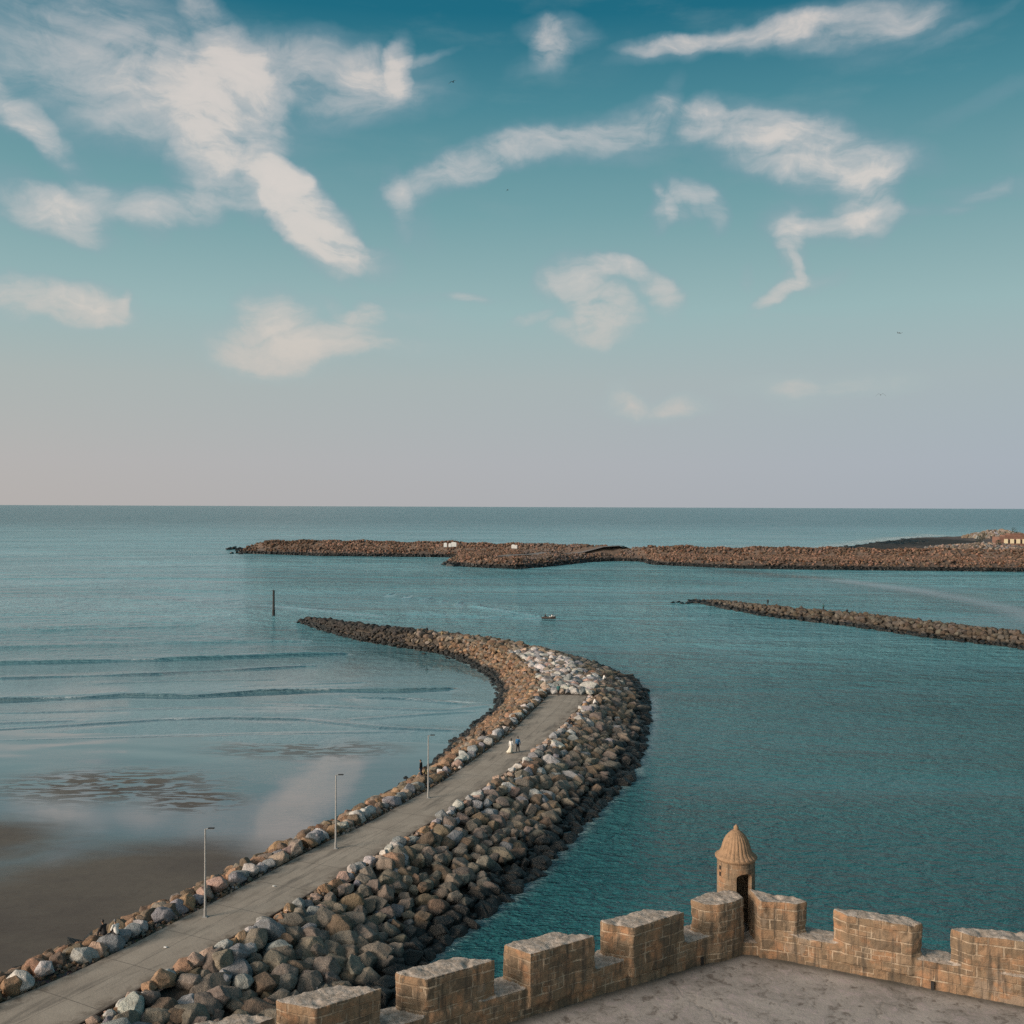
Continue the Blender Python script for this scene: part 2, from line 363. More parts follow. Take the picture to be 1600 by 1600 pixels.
def mat_sand():
    m, t, b = new_mat('tidal_sand'); P = t.node('ShaderNodeNewGeometry').outputs['Position']
    dry = t.node('ShaderNodeAttribute', attribute_name='dry').outputs['Fac']
    rip = t.node('ShaderNodeAttribute', attribute_name='ripple').outputs['Fac']
    big = t.noise(t.map(P, (.05, .09, 1), (0, 0, .4)), 1, 5, .6, .3)
    sandc = t.mix(t.rng(big, .35, .65), (.092, .072, .058, 1), (.128, .106, .082, 1))
    sandc = t.mix(t.m('MULTIPLY', t.rng(t.noise(P, 1.2, 6, .7), .4, .7), .25), sandc, (.06, .045, .036, 1))
    # sand ridges standing out of the water film
    rn = t.noise(t.map(P, (.34, 1.0, 1), (0, 0, -.12)), 1.0, 3, .5, .7)
    ridge = t.m('MULTIPLY', t.rng(rn, .44, .56), rip)
    edge = t.m('ADD', dry, t.m('MULTIPLY', t.m('SUBTRACT', t.noise(t.map(P, (.08, .2, 1)), 1, 6, .65, .5), .5), .8))
    d = t.rng(edge, .02, .85)
    dd = t.m('MAXIMUM', d, ridge)
    wetc = (.082, .082, .090, 1)
    t.put(b.inputs['Base Color'], t.mix(dd, wetc, sandc))
    t.put(b.inputs['Roughness'], t.m('ADD', .035, t.m('MULTIPLY', dd, .4)))
    b.inputs['IOR'].default_value = 1.34
    t.put(b.inputs['Coat Weight'], t.m('MULTIPLY', t.m('SUBTRACT', 1.0, dd), .85)); b.inputs['Coat IOR'].default_value = 1.8; b.inputs['Coat Roughness'].default_value = .04
    sp = t.m('SUBTRACT', .5, t.m('MULTIPLY', dd, .28)); t.put(b.inputs['Specular IOR Level'], sp)
    hr = t.noise(t.map(P, (.5, 1.6, 1), (0, 0, -.2)), 1.6, 3, .6, .6)
    strong = t.rng(t.noise(t.map(P, (.05, .08, 1)), 1, 3, .5), .42, .6, .12, 1)
    h = t.m('ADD', t.m('MULTIPLY', t.m('MULTIPLY', hr, strong), .022), t.m('MULTIPLY', ridge, .05))
    t.put(b.inputs['Normal'], t.bump(h, 1, 1)); return m
M_SAND = mat_sand()

def mat_stone(name, mode='wall'):
    m, t, b = new_mat(name); tcn = t.node('ShaderNodeTexCoord'); O = tcn.outputs['Object']; N = tcn.outputs['Normal']
    x, y, z = t.sep(O); nx, ny, nz = t.sep(N)
    if mode == 'wall':
        sel = t.m('GREATER_THAN', t.m('ABSOLUTE', nx), .72)
        u = t.m('ADD', t.m('MULTIPLY', sel, y), t.m('MULTIPLY', t.m('SUBTRACT', 1.0, sel), x))
    else:
        u = t.m('MULTIPLY', t.m('ARCTAN2', y, x), .62)
    wv = t.noise(O, 1.1, 3, .5, 0, True); wx, wy, wz = t.sep(wv)
    wf = t.noise(O, 7, 3, .6, 0, True); fx, fy, fz = t.sep(wf)
    u2 = t.m('ADD', u, t.m('ADD', t.m('MULTIPLY', wx, .10), t.m('MULTIPLY', fx, .028)))
    z2 = t.m('ADD', z, t.m('ADD', t.m('MULTIPLY', wy, .08), t.m('MULTIPLY', fy, .024)))
    BV = t.comb(u2, z2, 0)
    def brick(wd, ht, mort, off, smooth=.25):
        n = t.node('ShaderNodeTexBrick'); n.offset = off; n.squash = 1.35; n.squash_frequency = 3
        t.put(n.inputs['Vector'], BV); n.inputs['Color1'].default_value = (0, 0, 0, 1); n.inputs['Color2'].default_value = (1, 1, 1, 1)
        n.inputs['Mortar'].default_value = (.5, .5, .5, 1); n.inputs['Scale'].default_value = 1; n.inputs['Mortar Size'].default_value = mort
        n.inputs['Mortar Smooth'].default_value = smooth; n.inputs['Brick Width'].default_value = wd; n.inputs['Row Height'].default_value = ht
        return n.outputs['Color'], n.outputs['Fac']
    if mode == 'wall': c1, f1 = brick(.70, .315, .028, .43); c2, f2 = brick(.33, .158, .014, .5)
    else: c1, f1 = brick(.34, .17, .013, .5); c2, f2 = brick(.25, .12, .01, .5)
    small = t.m('GREATER_THAN', t.noise(t.comb(t.m('SNAP', u2, .66), t.m('SNAP', z2, .315), 0), 1.7, 0), .58)
    cb = t.mix(small, c1, c2); fm = t.m('ADD', t.m('MULTIPLY', f1, t.m('SUBTRACT', 1.0, small)), t.m('MULTIPLY', t.m('MAXIMUM', f1, f2), small))
    cbv = t.sep(cb)[0]
    a = t.noise(O, 1.6, 5, .6); bb = t.noise(t.v('ADD', O, (7, 3, 1)), 5, 6, .7, .3); cc = t.noise(O, 30, 4, .7)
    stone = t.ramp(cbv, [(0, (.125, .088, .056, 1)), (.35, (.21, .145, .088, 1)), (.7, (.275, .17, .098, 1)), (1, (.22, .165, .11, 1))])
    stone = t.mix(t.m('MULTIPLY', t.rng(a, .48, .68), .8), stone, (.38, .195, .098, 1))
    stone = t.mix(t.m('MULTIPLY', t.rng(bb, .48, .7), .65), stone, (.10, .075, .052, 1))
    stone = t.mix(t.m('MULTIPLY', t.rng(cc, .45, .7), .3), stone, (.34, .27, .2, 1))
    mm = t.m('MULTIPLY', fm, t.rng(t.noise(O, 2.3, 4, .6), .40, .6, .05, 1))
    stone = t.mix(t.m('MULTIPLY', mm, .6), stone, (.50, .40, .29, 1))
    # remains of plaster, rain streaks, greening low down
    pl = t.rng(t.noise(t.v('ADD', O, (2, 9, 4)), .85, 6, .65, .3), .6, .66)
    stone = t.mix(t.m('MULTIPLY', pl, .75), stone, t.mix(bb, (.30, .235, .175, 1), (.22, .165, .12, 1)))
    stk = t.rng(t.noise(t.comb(t.m('MULTIPLY', u, 3.2), t.m('MULTIPLY', z, .35), 0), 1.6, 4, .6), .5, .66)
    stone = t.mix(t.m('MULTIPLY', stk, .72), stone, (.062, .052, .04, 1))
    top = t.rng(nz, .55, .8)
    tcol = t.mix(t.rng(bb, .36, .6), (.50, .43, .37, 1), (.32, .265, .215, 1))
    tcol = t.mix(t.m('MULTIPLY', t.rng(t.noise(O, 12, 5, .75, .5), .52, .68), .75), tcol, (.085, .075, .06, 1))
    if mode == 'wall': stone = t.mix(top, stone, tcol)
    t.put(b.inputs['Base Color'], stone); b.inputs['Roughness'].default_value = .93
    nm = t.m('SUBTRACT', 1.0, t.m('MULTIPLY', top, .9)) if mode == 'wall' else 1.0
    h = t.m('ADD', t.m('ADD', t.m('MULTIPLY', t.m('MULTIPLY', f1, nm), -.045), t.m('MULTIPLY', t.m('MULTIPLY', cbv, nm), .02)), t.m('ADD', t.m('MULTIPLY', bb, .05), t.m('MULTIPLY', cc, .014)))
    t.put(b.inputs['Normal'], t.bump(h, 1, .9)); return m
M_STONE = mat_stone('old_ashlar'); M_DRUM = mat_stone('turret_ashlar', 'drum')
def mat_dome():
    m, t, b = new_mat('fluted_sandstone'); O = t.node('ShaderNodeTexCoord').outputs['Object']
    a = t.noise(O, 3, 5, .65); bb = t.noise(t.map(O, (1, 1, .25)), 14, 5, .7)
    c = t.ramp(a, [(.3, (.22, .14, .08, 1)), (.55, (.33, .21, .125, 1)), (.75, (.27, .15, .085, 1))])
    c = t.mix(t.m('MULTIPLY', t.rng(bb, .5, .72), .6), c, (.1, .07, .045, 1))
    t.put(b.inputs['Base Color'], c); b.inputs['Roughness'].default_value = .92; t.put(b.inputs['Normal'], t.bump(bb, 1, .03)); return m
M_DOME = mat_dome()
def mat_floor():
    m, t, b = new_mat('terrace_screed'); P = t.node('ShaderNodeNewGeometry').outputs['Position']
    a = t.noise(P, .45, 6, .65, .6); bb = t.noise(P, 2.6, 7, .72, .4); cc = t.noise(P, 16, 5, .7)
    c = t.ramp(a, [(.3, (.19, .17, .152, 1)), (.5, (.31, .282, .258, 1)), (.7, (.42, .38, .345, 1))])
    c = t.mix(t.m('MULTIPLY', t.rng(bb, .5, .66), .75), c, (.40, .335, .33, 1))
    c = t.mix(t.m('MULTIPLY', t.rng(bb, .48, .34), .75), c, (.09, .07, .058, 1))
    c = t.mix(t.m('MULTIPLY', t.rng(cc, .55, .7), .35), c, (.07, .06, .052, 1))
    v = t.node('ShaderNodeTexVoronoi', feature='DISTANCE_TO_EDGE'); t.put(v.inputs['Vector'], t.v('ADD', P, t.v('MULTIPLY', t.noise(P, 1.1, 4, .6, 0, True), (1.4, 1.4, 0))))
    v.inputs['Scale'].default_value = .19
    ck = t.rng(v.outputs['Distance'], .004, .016, 1, 0)
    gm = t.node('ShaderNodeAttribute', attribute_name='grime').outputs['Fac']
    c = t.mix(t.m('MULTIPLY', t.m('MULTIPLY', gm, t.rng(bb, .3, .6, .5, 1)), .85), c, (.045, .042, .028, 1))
    c = t.mix(t.m('MULTIPLY', ck, .12), c, (.05, .043, .037, 1))
    t.put(b.inputs['Base Color'], c); b.inputs['Roughness'].default_value = .9
    t.put(b.inputs['Normal'], t.bump(t.m('SUBTRACT', bb, t.m('MULTIPLY', ck, .15)), .7, .04)); return m
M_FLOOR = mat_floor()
M_DARKROCK = simple('reef_rock', (.035, .034, .034, 1), .8, 0, .5, .15)
M_POLE = simple('galvanised_steel', (.36, .36, .35, 1), .5, .3, .12, 3)
M_LAMP = simple('lamp_head_grey', (.03, .032, .034, 1), .5, .2, .1)
M_GLASS = simple('lamp_glass', (.35, .36, .36, 1), .2, 0, .05)
M_PILE = simple('marine_pile_paint', (.022, .02, .02, 1), .7, 0, .4, 2)
M_WHITE = simple('white_paint', (.72, .72, .70, 1), .6, 0, .08)
M_ROAD = simple('worn_road', (.16, .15, .145, 1), .9, 0, .2, .1)
M_CREAM = simple('cream_render', (.78, .66, .44, 1), .8, 0, .06)
M_BRICKRED = simple('red_brown_render', (.21, .115, .085, 1), .9, 0, .2, .3)
M_DARK = simple('dark_opening', (.02, .018, .017, 1), .8, 0, .2)
M_LEAF = simple('dark_foliage', (.022, .038, .022, 1), .8, 0, .4, .8)
M_BARK = simple('bark', (.06, .045, .035, 1), .9)
M_GULL = simple('gull_plumage', (.10, .11, .115, 1), .8)
SKIN = simple('skin', (.30, .17, .11, 1), .6, 0, .08)
CL = {n: simple('cloth_' + n, c, .85, 0, .15, 9) for n, c in dict(black=(.012, .012, .014, 1), white=(.66, .65, .62, 1), cream=(.62, .58, .48, 1),
      blue=(.03, .12, .24, 1), navy=(.015, .03, .06, 1), grey=(.14, .14, .14, 1), khaki=(.22, .17, .09, 1), red=(.3, .04, .03, 1), teal=(.03, .12, .12, 1)).items()}
HAIR = simple('hair', (.01, .008, .007, 1), .6, 0, .2, 20)

# ------------------------------------------------------------------ polylines traced on the water and on the pier
def PL(l, z): return np.array([up(a, b, z)[:2] for a, b in l])
pL = PL([(0,1572),(109,1528),(219,1472),(266,1447),(322,1419),(391,1381),(444,1353),(500,1322),(555,1300),(634,1256),(675,1234),(722,1203),(757,1177),(798,1148),(824,1120),(847,1099),(860,1085)], 3)
pR = PL([(119,1600),(194,1556),(250,1522),(328,1478),(400,1441),(462,1406),(519,1372),(553,1353),(587,1331),(634,1306),(666,1287),(712,1256),(794,1203),(850,1157),(899,1111),(919,1084)], 3)
pL = np.vstack([[(-42, 39), (-35, 50)], pL]); pR = np.vstack([[(-34, 37), (-28.6, 49)], pR])
LW = np.vstack([[(-60, 40), (-46, 54), (-39, 62)], PL([(0,1534),(119,1481),(231,1428),(312,1394),(400,1347),(500,1297),(587,1253),(653,1215),(695,1177),(724,1151),(772,1111),(784,1085),(772,1059),(738,1039),(698,1022),(657,1013),(600,1000),(563,996),(517,981),(480,969)], .1)])
RW = np.vstack([[(-4, 20), (-10, 40), (-9.5, 55)], PL([(620,1550),(666,1481),(800,1388),(896,1295),(936,1252),(982,1209),(1000,1168),(1011,1117),(1011,1091)], 0),
                [(22.5, 183), (20, 197), (15.5, 210), (8, 222), (-2, 232), (-12, 241), (-24, 251), (-36, 262), (-50, 281), (-58, 287)]])
def resample(p, step=None, n=None):
    d = np.r_[0, np.cumsum(np.hypot(*np.diff(p, axis=0).T))]
    if n is None: n = int(d[-1] / step) + 1
    s = np.linspace(0, d[-1], n)
    return np.c_[np.interp(s, d, p[:, 0]), np.interp(s, d, p[:, 1])], s
def smooth_line(p, k=5, it=3):
    for _ in range(it):
        q = p.copy()
        for j in range(1, len(p) - 1): q[j] = (p[j - 1] + 2 * p[j] + p[j + 1]) / 4
        p = q
    return p
Ls, _ = resample(pL, n=60); Rs, _ = resample(pR, n=60)
mid = (Ls + Rs) / 2
half = np.hypot(*(Rs - Ls).T) / 2
tail = np.array([(9.2, 164), (9.1, 172), (7.5, 186), (4.5, 199), (0, 209), (-7, 219), (-15.5, 228.5), (-25, 237.5), (-35, 248), (-45, 264), (-56, 283)])
cl = np.vstack([mid, tail]); nPath = len(mid)
cd = np.r_[0, np.cumsum(np.hypot(*np.diff(cl, axis=0).T))]
S_END = cd[nPath - 1]; S_TOT = cd[-1]
SS = np.arange(0, S_TOT, 1.0)
CLs = np.c_[np.interp(SS, cd, cl[:, 0]), np.interp(SS, cd, cl[:, 1])]; CLs = smooth_line(CLs, it=14)
TG = np.gradient(CLs, axis=0); TG /= np.hypot(*TG.T)[:, None]
TG = smooth_line(TG, it=10); TG /= np.hypot(*TG.T)[:, None]
NR = np.c_[TG[:, 1], -TG[:, 0]]       # to the right
def ray_width(o, n, poly, default):
    best = None
    for a, b in zip(poly[:-1], poly[1:]):
        e = b - a; den = n[0] * -e[1] + n[1] * e[0]
        if abs(den) < 1e-9: continue
        w_ = a - o
        t_ = (w_[0] * -e[1] + w_[1] * e[0]) / den; u_ = (n[0] * w_[1] - n[1] * w_[0]) / den
        if t_ > 0 and -1e-6 <= u_ <= 1.000001 and (best is None or t_ < best): best = t_
    return default if best is None else best
wR = np.array([ray_width(o, n, RW, np.nan) for o, n in zip(CLs, NR)])
wL = np.array([ray_width(o, -n, LW, np.nan) for o, n in zip(CLs, NR)])
for a in (wR, wL):
    ok = ~np.isnan(a) & (a < 40); a[:] = np.interp(SS, SS[ok], a[ok])
    a[:] = np.convolve(np.pad(a, 2, 'edge'), np.ones(5) / 5, 'valid')
hP = np.interp(SS, cd, np.r_[half, [3.6, 3.4, 3.2, 2.8, 2.4, 2, 1.7, 1.4, 1.2, 1, .7]])
ZC = np.interp(SS, [0, S_END, S_END + 60, S_END + 85, S_END + 105, S_END + 125, S_TOT], [3, 3, 3, 2.9, 2.3, 1.5, .5])
wR -= .6 * np.exp(-((SS - S_END) / 30) ** 2); wL = np.maximum(wL, hP + 2.5); wR = np.maximum(wR, hP + 2.5)
def prof_z(i, t):
    """height of the rubble bank at station i, offset t (right positive)"""
    h = hP[i]; z = ZC[i]; onpath = SS[i] <= S_END
    if abs(t) <= h: return z - (.1 if onpath else -.15)
    if t > 0:
        f = (t - h) / (wR[i] - h); cr = .07
    else:
        f = (-t - h) / (wL[i] - h); cr = min(.3, 1.8 / (wL[i] - h))
    ztop = z + (.1 if t > 0 else .25)
    if f < cr: return z - .1 + (ztop - z + .1) * f / cr
    return ztop * (1 - (f - cr) / (1 - cr))
NX = 27
V = []; 
for i in range(len(SS)):
    h = hP[i]
    ts = np.r_[np.linspace(-wL[i] - 5, -wL[i], 3)[:-1], np.linspace(-wL[i], -h, 9), np.linspace(-h, h, 5)[1:-1], np.linspace(h, wR[i], 11), [wR[i] + 3, wR[i] + 6]]
    for t in ts:
        z = prof_z(i, t)
        jit = mnoise.noise(Vector((SS[i] * .5, t * .5, 3))) * .25 if abs(t) > h + .3 else 0
        p = CLs[i] + NR[i] * t
        V.append((p[0], p[1], z + jit - (.28 if abs(t) > h + .2 else 0)))
nt_ = len(ts); ns_ = len(SS)
faces = [(a * nt_ + b, a * nt_ + b + 1, (a + 1) * nt_ + b + 1, (a + 1) * nt_ + b) for a in range(ns_ - 1) for b in range(nt_ - 1)]
faces = [f[::-1] for f in faces]
bank = mesh_obj('rubble_bank', V, faces, M_CORE, smooth=True); tag(bank, kind='structure')

# path slab
V = []; Fc = []; sv = []
iend = int(S_END)
cross = [(-1, -.5), (-1, 0), (-.5, .012), (0, .02), (.5, .012), (1, 0), (1, -.5)]
for i in range(iend + 1):
    for (k, dz) in cross:
        t = k * hP[i]; p = CLs[i] + NR[i] * t
        V.append((p[0], p[1], 3 + dz)); sv.append((SS[i], t, 0))
n = len(cross)
for i in range(iend):
    for j in range(n - 1): Fc.append((i * n + j, i * n + j + 1, (i + 1) * n + j + 1, (i + 1) * n + j)[::-1])
Fc.append(tuple(iend * n + j for j in range(n))[::-1]); 
path = mesh_obj('pier_path', V, Fc, M_PATH); tag(path, kind='structure')
at = path.data.attributes.new('sv', 'FLOAT_VECTOR', 'POINT'); at.data.foreach_set('vector', np.array(sv, dtype=np.float32).ravel())
# low kerb strip on the seaward side, and the kerb across the end
bm = bmesh.new()
for i in range(0, iend - 1, 3):
    a = CLs[i] + NR[i] * (hP[i] + .1); b_ = CLs[min(i + 3, iend)] + NR[min(i + 3, iend)] * (hP[min(i + 3, iend)] + .1)
    d = b_ - a; ln = np.hypot(*d)
    box(bm, ((a[0] + b_[0]) / 2, (a[1] + b_[1]) / 2, 2.99 + .02 * random.random()), (ln - .04, .16, .16), math.atan2(d[1], d[0]), .015)
kerb = bm_obj('path_kerb', bm, simple('kerb_concrete', (.10, .08, .065, 1), .9, 0, .3, 1)); tag(kerb, kind='structure')

def station_of(x, y):
    d = np.hypot(CLs[:, 0] - x, CLs[:, 1] - y); i = int(d.argmin()); return i, float((np.array([x, y]) - CLs[i]).dot(NR[i]))
# ------------------------------------------------------------------ boulder shapes
def ico(sub):
    bm = bmesh.new(); bmesh.ops.create_icosphere(bm, subdivisions=sub, radius=1)
    V = np.array([v.co[:] for v in bm.verts]); T = np.array([[v.index for v in f.verts] for f in bm.faces]); bm.free(); return V, T
ICO = {k: ico(k) for k in (1, 2, 3, 4)}
def boulder(sub, seed):
    """quarried block: the convex hull of a few points, edges worn; finer and rougher at higher sub"""
    r = np.random.default_rng(seed); npt = int(r.integers(11, 17)) if sub > 1 else 9
    P = r.normal(size=(npt, 3)); P /= np.linalg.norm(P, axis=1)[:, None]
    for _ in range(12):       # spread the points a little
        D_ = P[:, None] - P[None]; q = (D_ ** 2).sum(-1) + np.eye(npt) * 9
        P += (D_ / q[..., None] ** 1.5).sum(1) * .02; P /= np.linalg.norm(P, axis=1)[:, None]
    P *= r.uniform(.82, 1.12, (npt, 1))
    bm = bmesh.new()
    for p in P: bm.verts.new(p)
    res = bmesh.ops.convex_hull(bm, input=bm.verts)
    bmesh.ops.dissolve_limit(bm, angle_limit=math.radians(16), verts=bm.verts, edges=bm.edges)
    if sub > 1: bmesh.ops.bevel(bm, geom=list(bm.edges), offset=.08, segments=1 if sub == 2 else 2, affect='EDGES', profile=.6)
    bmesh.ops.triangulate(bm, faces=bm.faces)
    if sub == 3:
        for _ in range(2):
            es = [e for e in bm.edges if e.calc_length() > .2]
            bmesh.ops.subdivide_edges(bm, edges=es, cuts=1); bmesh.ops.triangulate(bm, faces=bm.faces)
        bmesh.ops.smooth_vert(bm, verts=bm.verts, factor=.25, use_axis_x=True, use_axis_y=True, use_axis_z=True)
    bm.normal_update()
    off = Vector(r.uniform(0, 50, 3))
    if sub >= 2:
        for v in bm.verts: v.co += v.normal * (mnoise.noise(v.co * 2.1 + off) * .07 + (mnoise.fractal(v.co * 5 + off, .8, 2, 3) * .03 if sub == 3 else 0))
    V = np.array([v.co[:] for v in bm.verts]); T = np.array([[v.index for v in f.verts] for f in bm.faces]); bm.free()
    return V / np.abs(V).max(0), T
VAR = {s: [boulder(s, 100 * s + i) for i in range(14)] for s in (1, 2, 3)}
print('rock tris', {k: [len(v[1]) for v in VAR[k]][:4] for k in VAR})
PALE, GREY, GREYB, BROWN, PINK, ORANGE, RUST = (.50, .48, .46), (.27, .275, .285), (.215, .185, .152), (.17, .128, .09), (.42, .31, .25), (.34, .215, .135), (.21, .13, .08)
DARKR = (.045, .04, .036)
CNAME = {DARKR: 'dark', PALE: 'pale grey-white', GREY: 'blue-grey', GREYB: 'grey-brown', BROWN: 'brown', PINK: 'pinkish', ORANGE: 'orange-tan', RUST: 'rusty'}
def rotm(a, b, c):
    return np.array(Matrix.Rotation(c, 3, 'Z') @ Matrix.Rotation(b, 3, 'Y') @ Matrix.Rotation(a, 3, 'X'))
def rocks_mesh(name, rocks, mat, sub):
    Vs, Ts, Cs = [], [], []; off = 0
    for (x, y, z, sx, sy, sz, ra, rb, rc, col, var) in rocks:
        V, T = VAR[sub][var % 14]
        Vs.append((V * (sx, sy, sz)) @ rotm(ra, rb, rc).T + (x, y, z)); Ts.append(T + off); off += len(V)
        Cs.append(np.tile(np.r_[col, 1.0], (len(V), 1)))
    return np_mesh(name, np.vstack(Vs), np.vstack(Ts), mat, False, {'rock_col': np.vstack(Cs)})
def pick(ws):
    r = random.random() * sum(w_ for _, w_ in ws)
    for c_, w_ in ws:
        r -= w_
        if r <= 0: return c_
    return ws[-1][0]
def vary(c_, a=.16):
    k = 1 + random.uniform(-a, a); return tuple(max(.005, x * k * (1 + random.uniform(-.05, .05))) for x in c_)
rocks = []    # (rock tuple, zone, colour name)
def add_rock(x, y, z, r, col, zone, flat=.8):
    sx = r * random.uniform(.9, 1.5); sy = r * random.uniform(.8, 1.1); sz = r * random.uniform(flat - .15, flat + .15)
    rocks.append(((x, y, z, sx, sy, sz, random.uniform(-.45, .45), random.uniform(-.45, .45), random.uniform(0, 6.28), vary(col), random.randrange(14)), zone, CNAME[col], r))
for i in range(len(SS)):
    s = SS[i]; h = hP[i]; onp = s <= S_END + 1
    if s > S_END + 128 and random.random() < .3: continue
    # right slope
    W_ = wR[i] - h; nrow = max(2, int(W_ / 1.12))
    if onp: rng_r = range(nrow + 1)
    else: rng_r = range(-int(2 * h / 1.05) - 1, nrow + 1)
    for k in rng_r:
        if random.random() < .5:      # smaller rock wedged into the gaps
            tf = h + .9 + (k + .5) * (W_ - .6) / nrow; pf = CLs[i] + NR[i] * tf + TG[i] * random.uniform(-.5, .5)
            if tf > h + .4: add_rock(pf[0], pf[1], prof_z(i, tf) - .12, random.uniform(.3, .52), pick([(GREYB, 4), (BROWN, 2), (GREY, 1)]), 'middle' if tf - h > W_ * .3 else 'upper')
        if random.random() < .06: continue
        t = h + .75 + k * (W_ - .3) / nrow + random.uniform(-.3, .3)
        f = (t - h) / W_
        p = CLs[i] + NR[i] * t + TG[i] * random.uniform(-.45, .45)
        r = random.choice((.5, .62, .72, .8, .9, 1.0)) * random.uniform(.9, 1.08) * (1.15 if random.random() < .2 else 1)
        if k == 0 and onp: r = random.uniform(.38, .68)
        z = prof_z(i, max(t, 0)) + random.uniform(-.12, .22)
        if k == 0 and onp: zone, ws = 'edge', [(PALE, 5), (GREY, 3), (PINK, 3), (ORANGE, 2), (BROWN, 1)]
        elif f < .3: zone, ws = 'upper', [(PALE, 1.3), (GREY, 2.2), (GREYB, 5), (BROWN, 3), (ORANGE, .6), (PINK, .5)]
        elif f < .78: zone, ws = 'middle', [(GREYB, 8), (GREY, .8), (BROWN, 3.2), (PALE, .15)]
        else: zone, ws = 'foot', [(GREYB, 6), (BROWN, 3)]
        if k < 0: zone, ws = 'crest', [(PALE, 4), (GREY, 3), (PINK, 2), (GREYB, 3)]
        if s > S_END + 48: ws = [(BROWN, 4), (RUST, 2), (GREYB, 3)]
        if s > S_END + 74: ws = [(DARKR, 4)] if s > S_END + 86 else [(DARKR, 1), (BROWN, 2), (GREYB, 1)]
        add_rock(p[0], p[1], z, r, pick(ws), zone)
    # left slope
    W_ = wL[i] - h; fine = s > S_END - 40; nrow = max(2, int(W_ / (.8 if fine else 1.1)))
    for k in list(range(nrow + 1)) + (list(range(1, nrow + 1)) if fine else []):
        if random.random() < .12: continue
        t = h + 1.0 + k * (W_ - .5) / nrow + random.uniform(-.25, .25)
        if t > wL[i] + .3: continue
        f = (t - h) / W_
        p = CLs[i] - NR[i] * t + TG[i] * random.uniform(-.45, .45)
        r = random.uniform(.34, .6) if fine else random.uniform(.45, .8)
        z = prof_z(i, -t) + random.uniform(-.1, .2)
        if k == 0 and onp: zone, ws, r, z = 'parapet', [(PALE, 4), (GREY, 3.5), (PINK, 2), (ORANGE, 2), (BROWN, 1.5)], random.uniform(.5, .85), z + .1
        else: zone, ws = 'beach', [(BROWN, 4), (RUST, 3), (ORANGE, 2.5), (GREYB, 2)]
        if s > S_END + 74: ws = [(DARKR, 4)] if s > S_END + 86 else [(DARKR, 1), (BROWN, 2), (GREYB, 1)]
        add_rock(p[0], p[1], z, r, pick(ws), zone)
for i in range(len(SS)):
    for side, ww in ((1, wR[i]), (-1, wL[i])):
        if side < 0 and SS[i] < S_END - 25: continue
        for _ in range(4 if side > 0 else 3):
            t = ww + random.uniform(-1.6, .9); p = CLs[i] + NR[i] * t * side + TG[i] * random.uniform(-.5, .5)
            add_rock(p[0], p[1], .02 + max(0, ww - t) * .3, random.uniform(.22, .5), GREYB, 'foot', .6)
# stones closing the end of the path
for k in range(7):
    p = CLs[iend] + TG[iend] * (1.0 + random.random() * .5) + NR[iend] * (-3.2 + k * 1.05)
    add_rock(p[0], p[1], 3.3, random.uniform(.5, .8), pick([(PALE, 2), (GREY, 2), (PINK, 3)]), 'crest')
# strays in the water
for (px, py, r) in [(1000, 1087, .9), (1006, 1092, .6), (633, 1217, .45), (600, 1003, .8), (655, 1016, .7), (748, 1044, .8), (700, 1029, .6), (520, 984, .7), (492, 972, .8), (500, 969, .7), (546, 986, .8), (560, 997, .9), (590, 1001, .6), (662, 1022, .5), (508, 978, .6), (985, 1215, .7), (940, 1258, .7)]:
    p = up(px, py, 0); add_rock(p[0], p[1], .05, r, GREYB, 'foot', .6)
    
# people need something flat-topped to be on: these boulders are placed with them below
SEATS = {}
def seat_rock(key, px, py, z_top, r, col, zone):
    p = up(px, py, z_top)
    # push smaller ones out of the way
    keep = [q for q in rocks if math.hypot(q[0][0] - p[0], q[0][1] - p[1]) > r * .7 or q[0][2] + q[0][5] < z_top - .25]
    rocks[:] = keep
    rocks.append(((p[0], p[1], z_top - r * .62, r * 1.15, r, r * .68, 0, 0, random.uniform(0, 6), vary(col), random.randrange(14)), zone, CNAME[col], r))
    SEATS[key] = (p[0], p[1], z_top)
seat_rock('pair', 172, 1461, 3.75, 1.0, GREY, 'parapet')
seat_rock('dark_pair', 661, 1212, 3.7, .9, ORANGE, 'parapet')
seat_rock('dark_sitter', 757, 1150, 3.7, .8, GREY, 'parapet')
seat_rock('black_right', 889, 1131, 3.5, .8, GREY, 'edge')
seat_rock('white_right', 928, 1100, 3.5, .8, GREY, 'upper')
seat_rock('far_stand', 667, 991, 3.5, 1.0, BROWN, 'crest')
seat_rock('far_yellow', 690, 993, 3.5, 1.0, BROWN, 'crest')
seat_rock('white_far', 943, 1062, 3.5, .8, GREYB, 'crest')

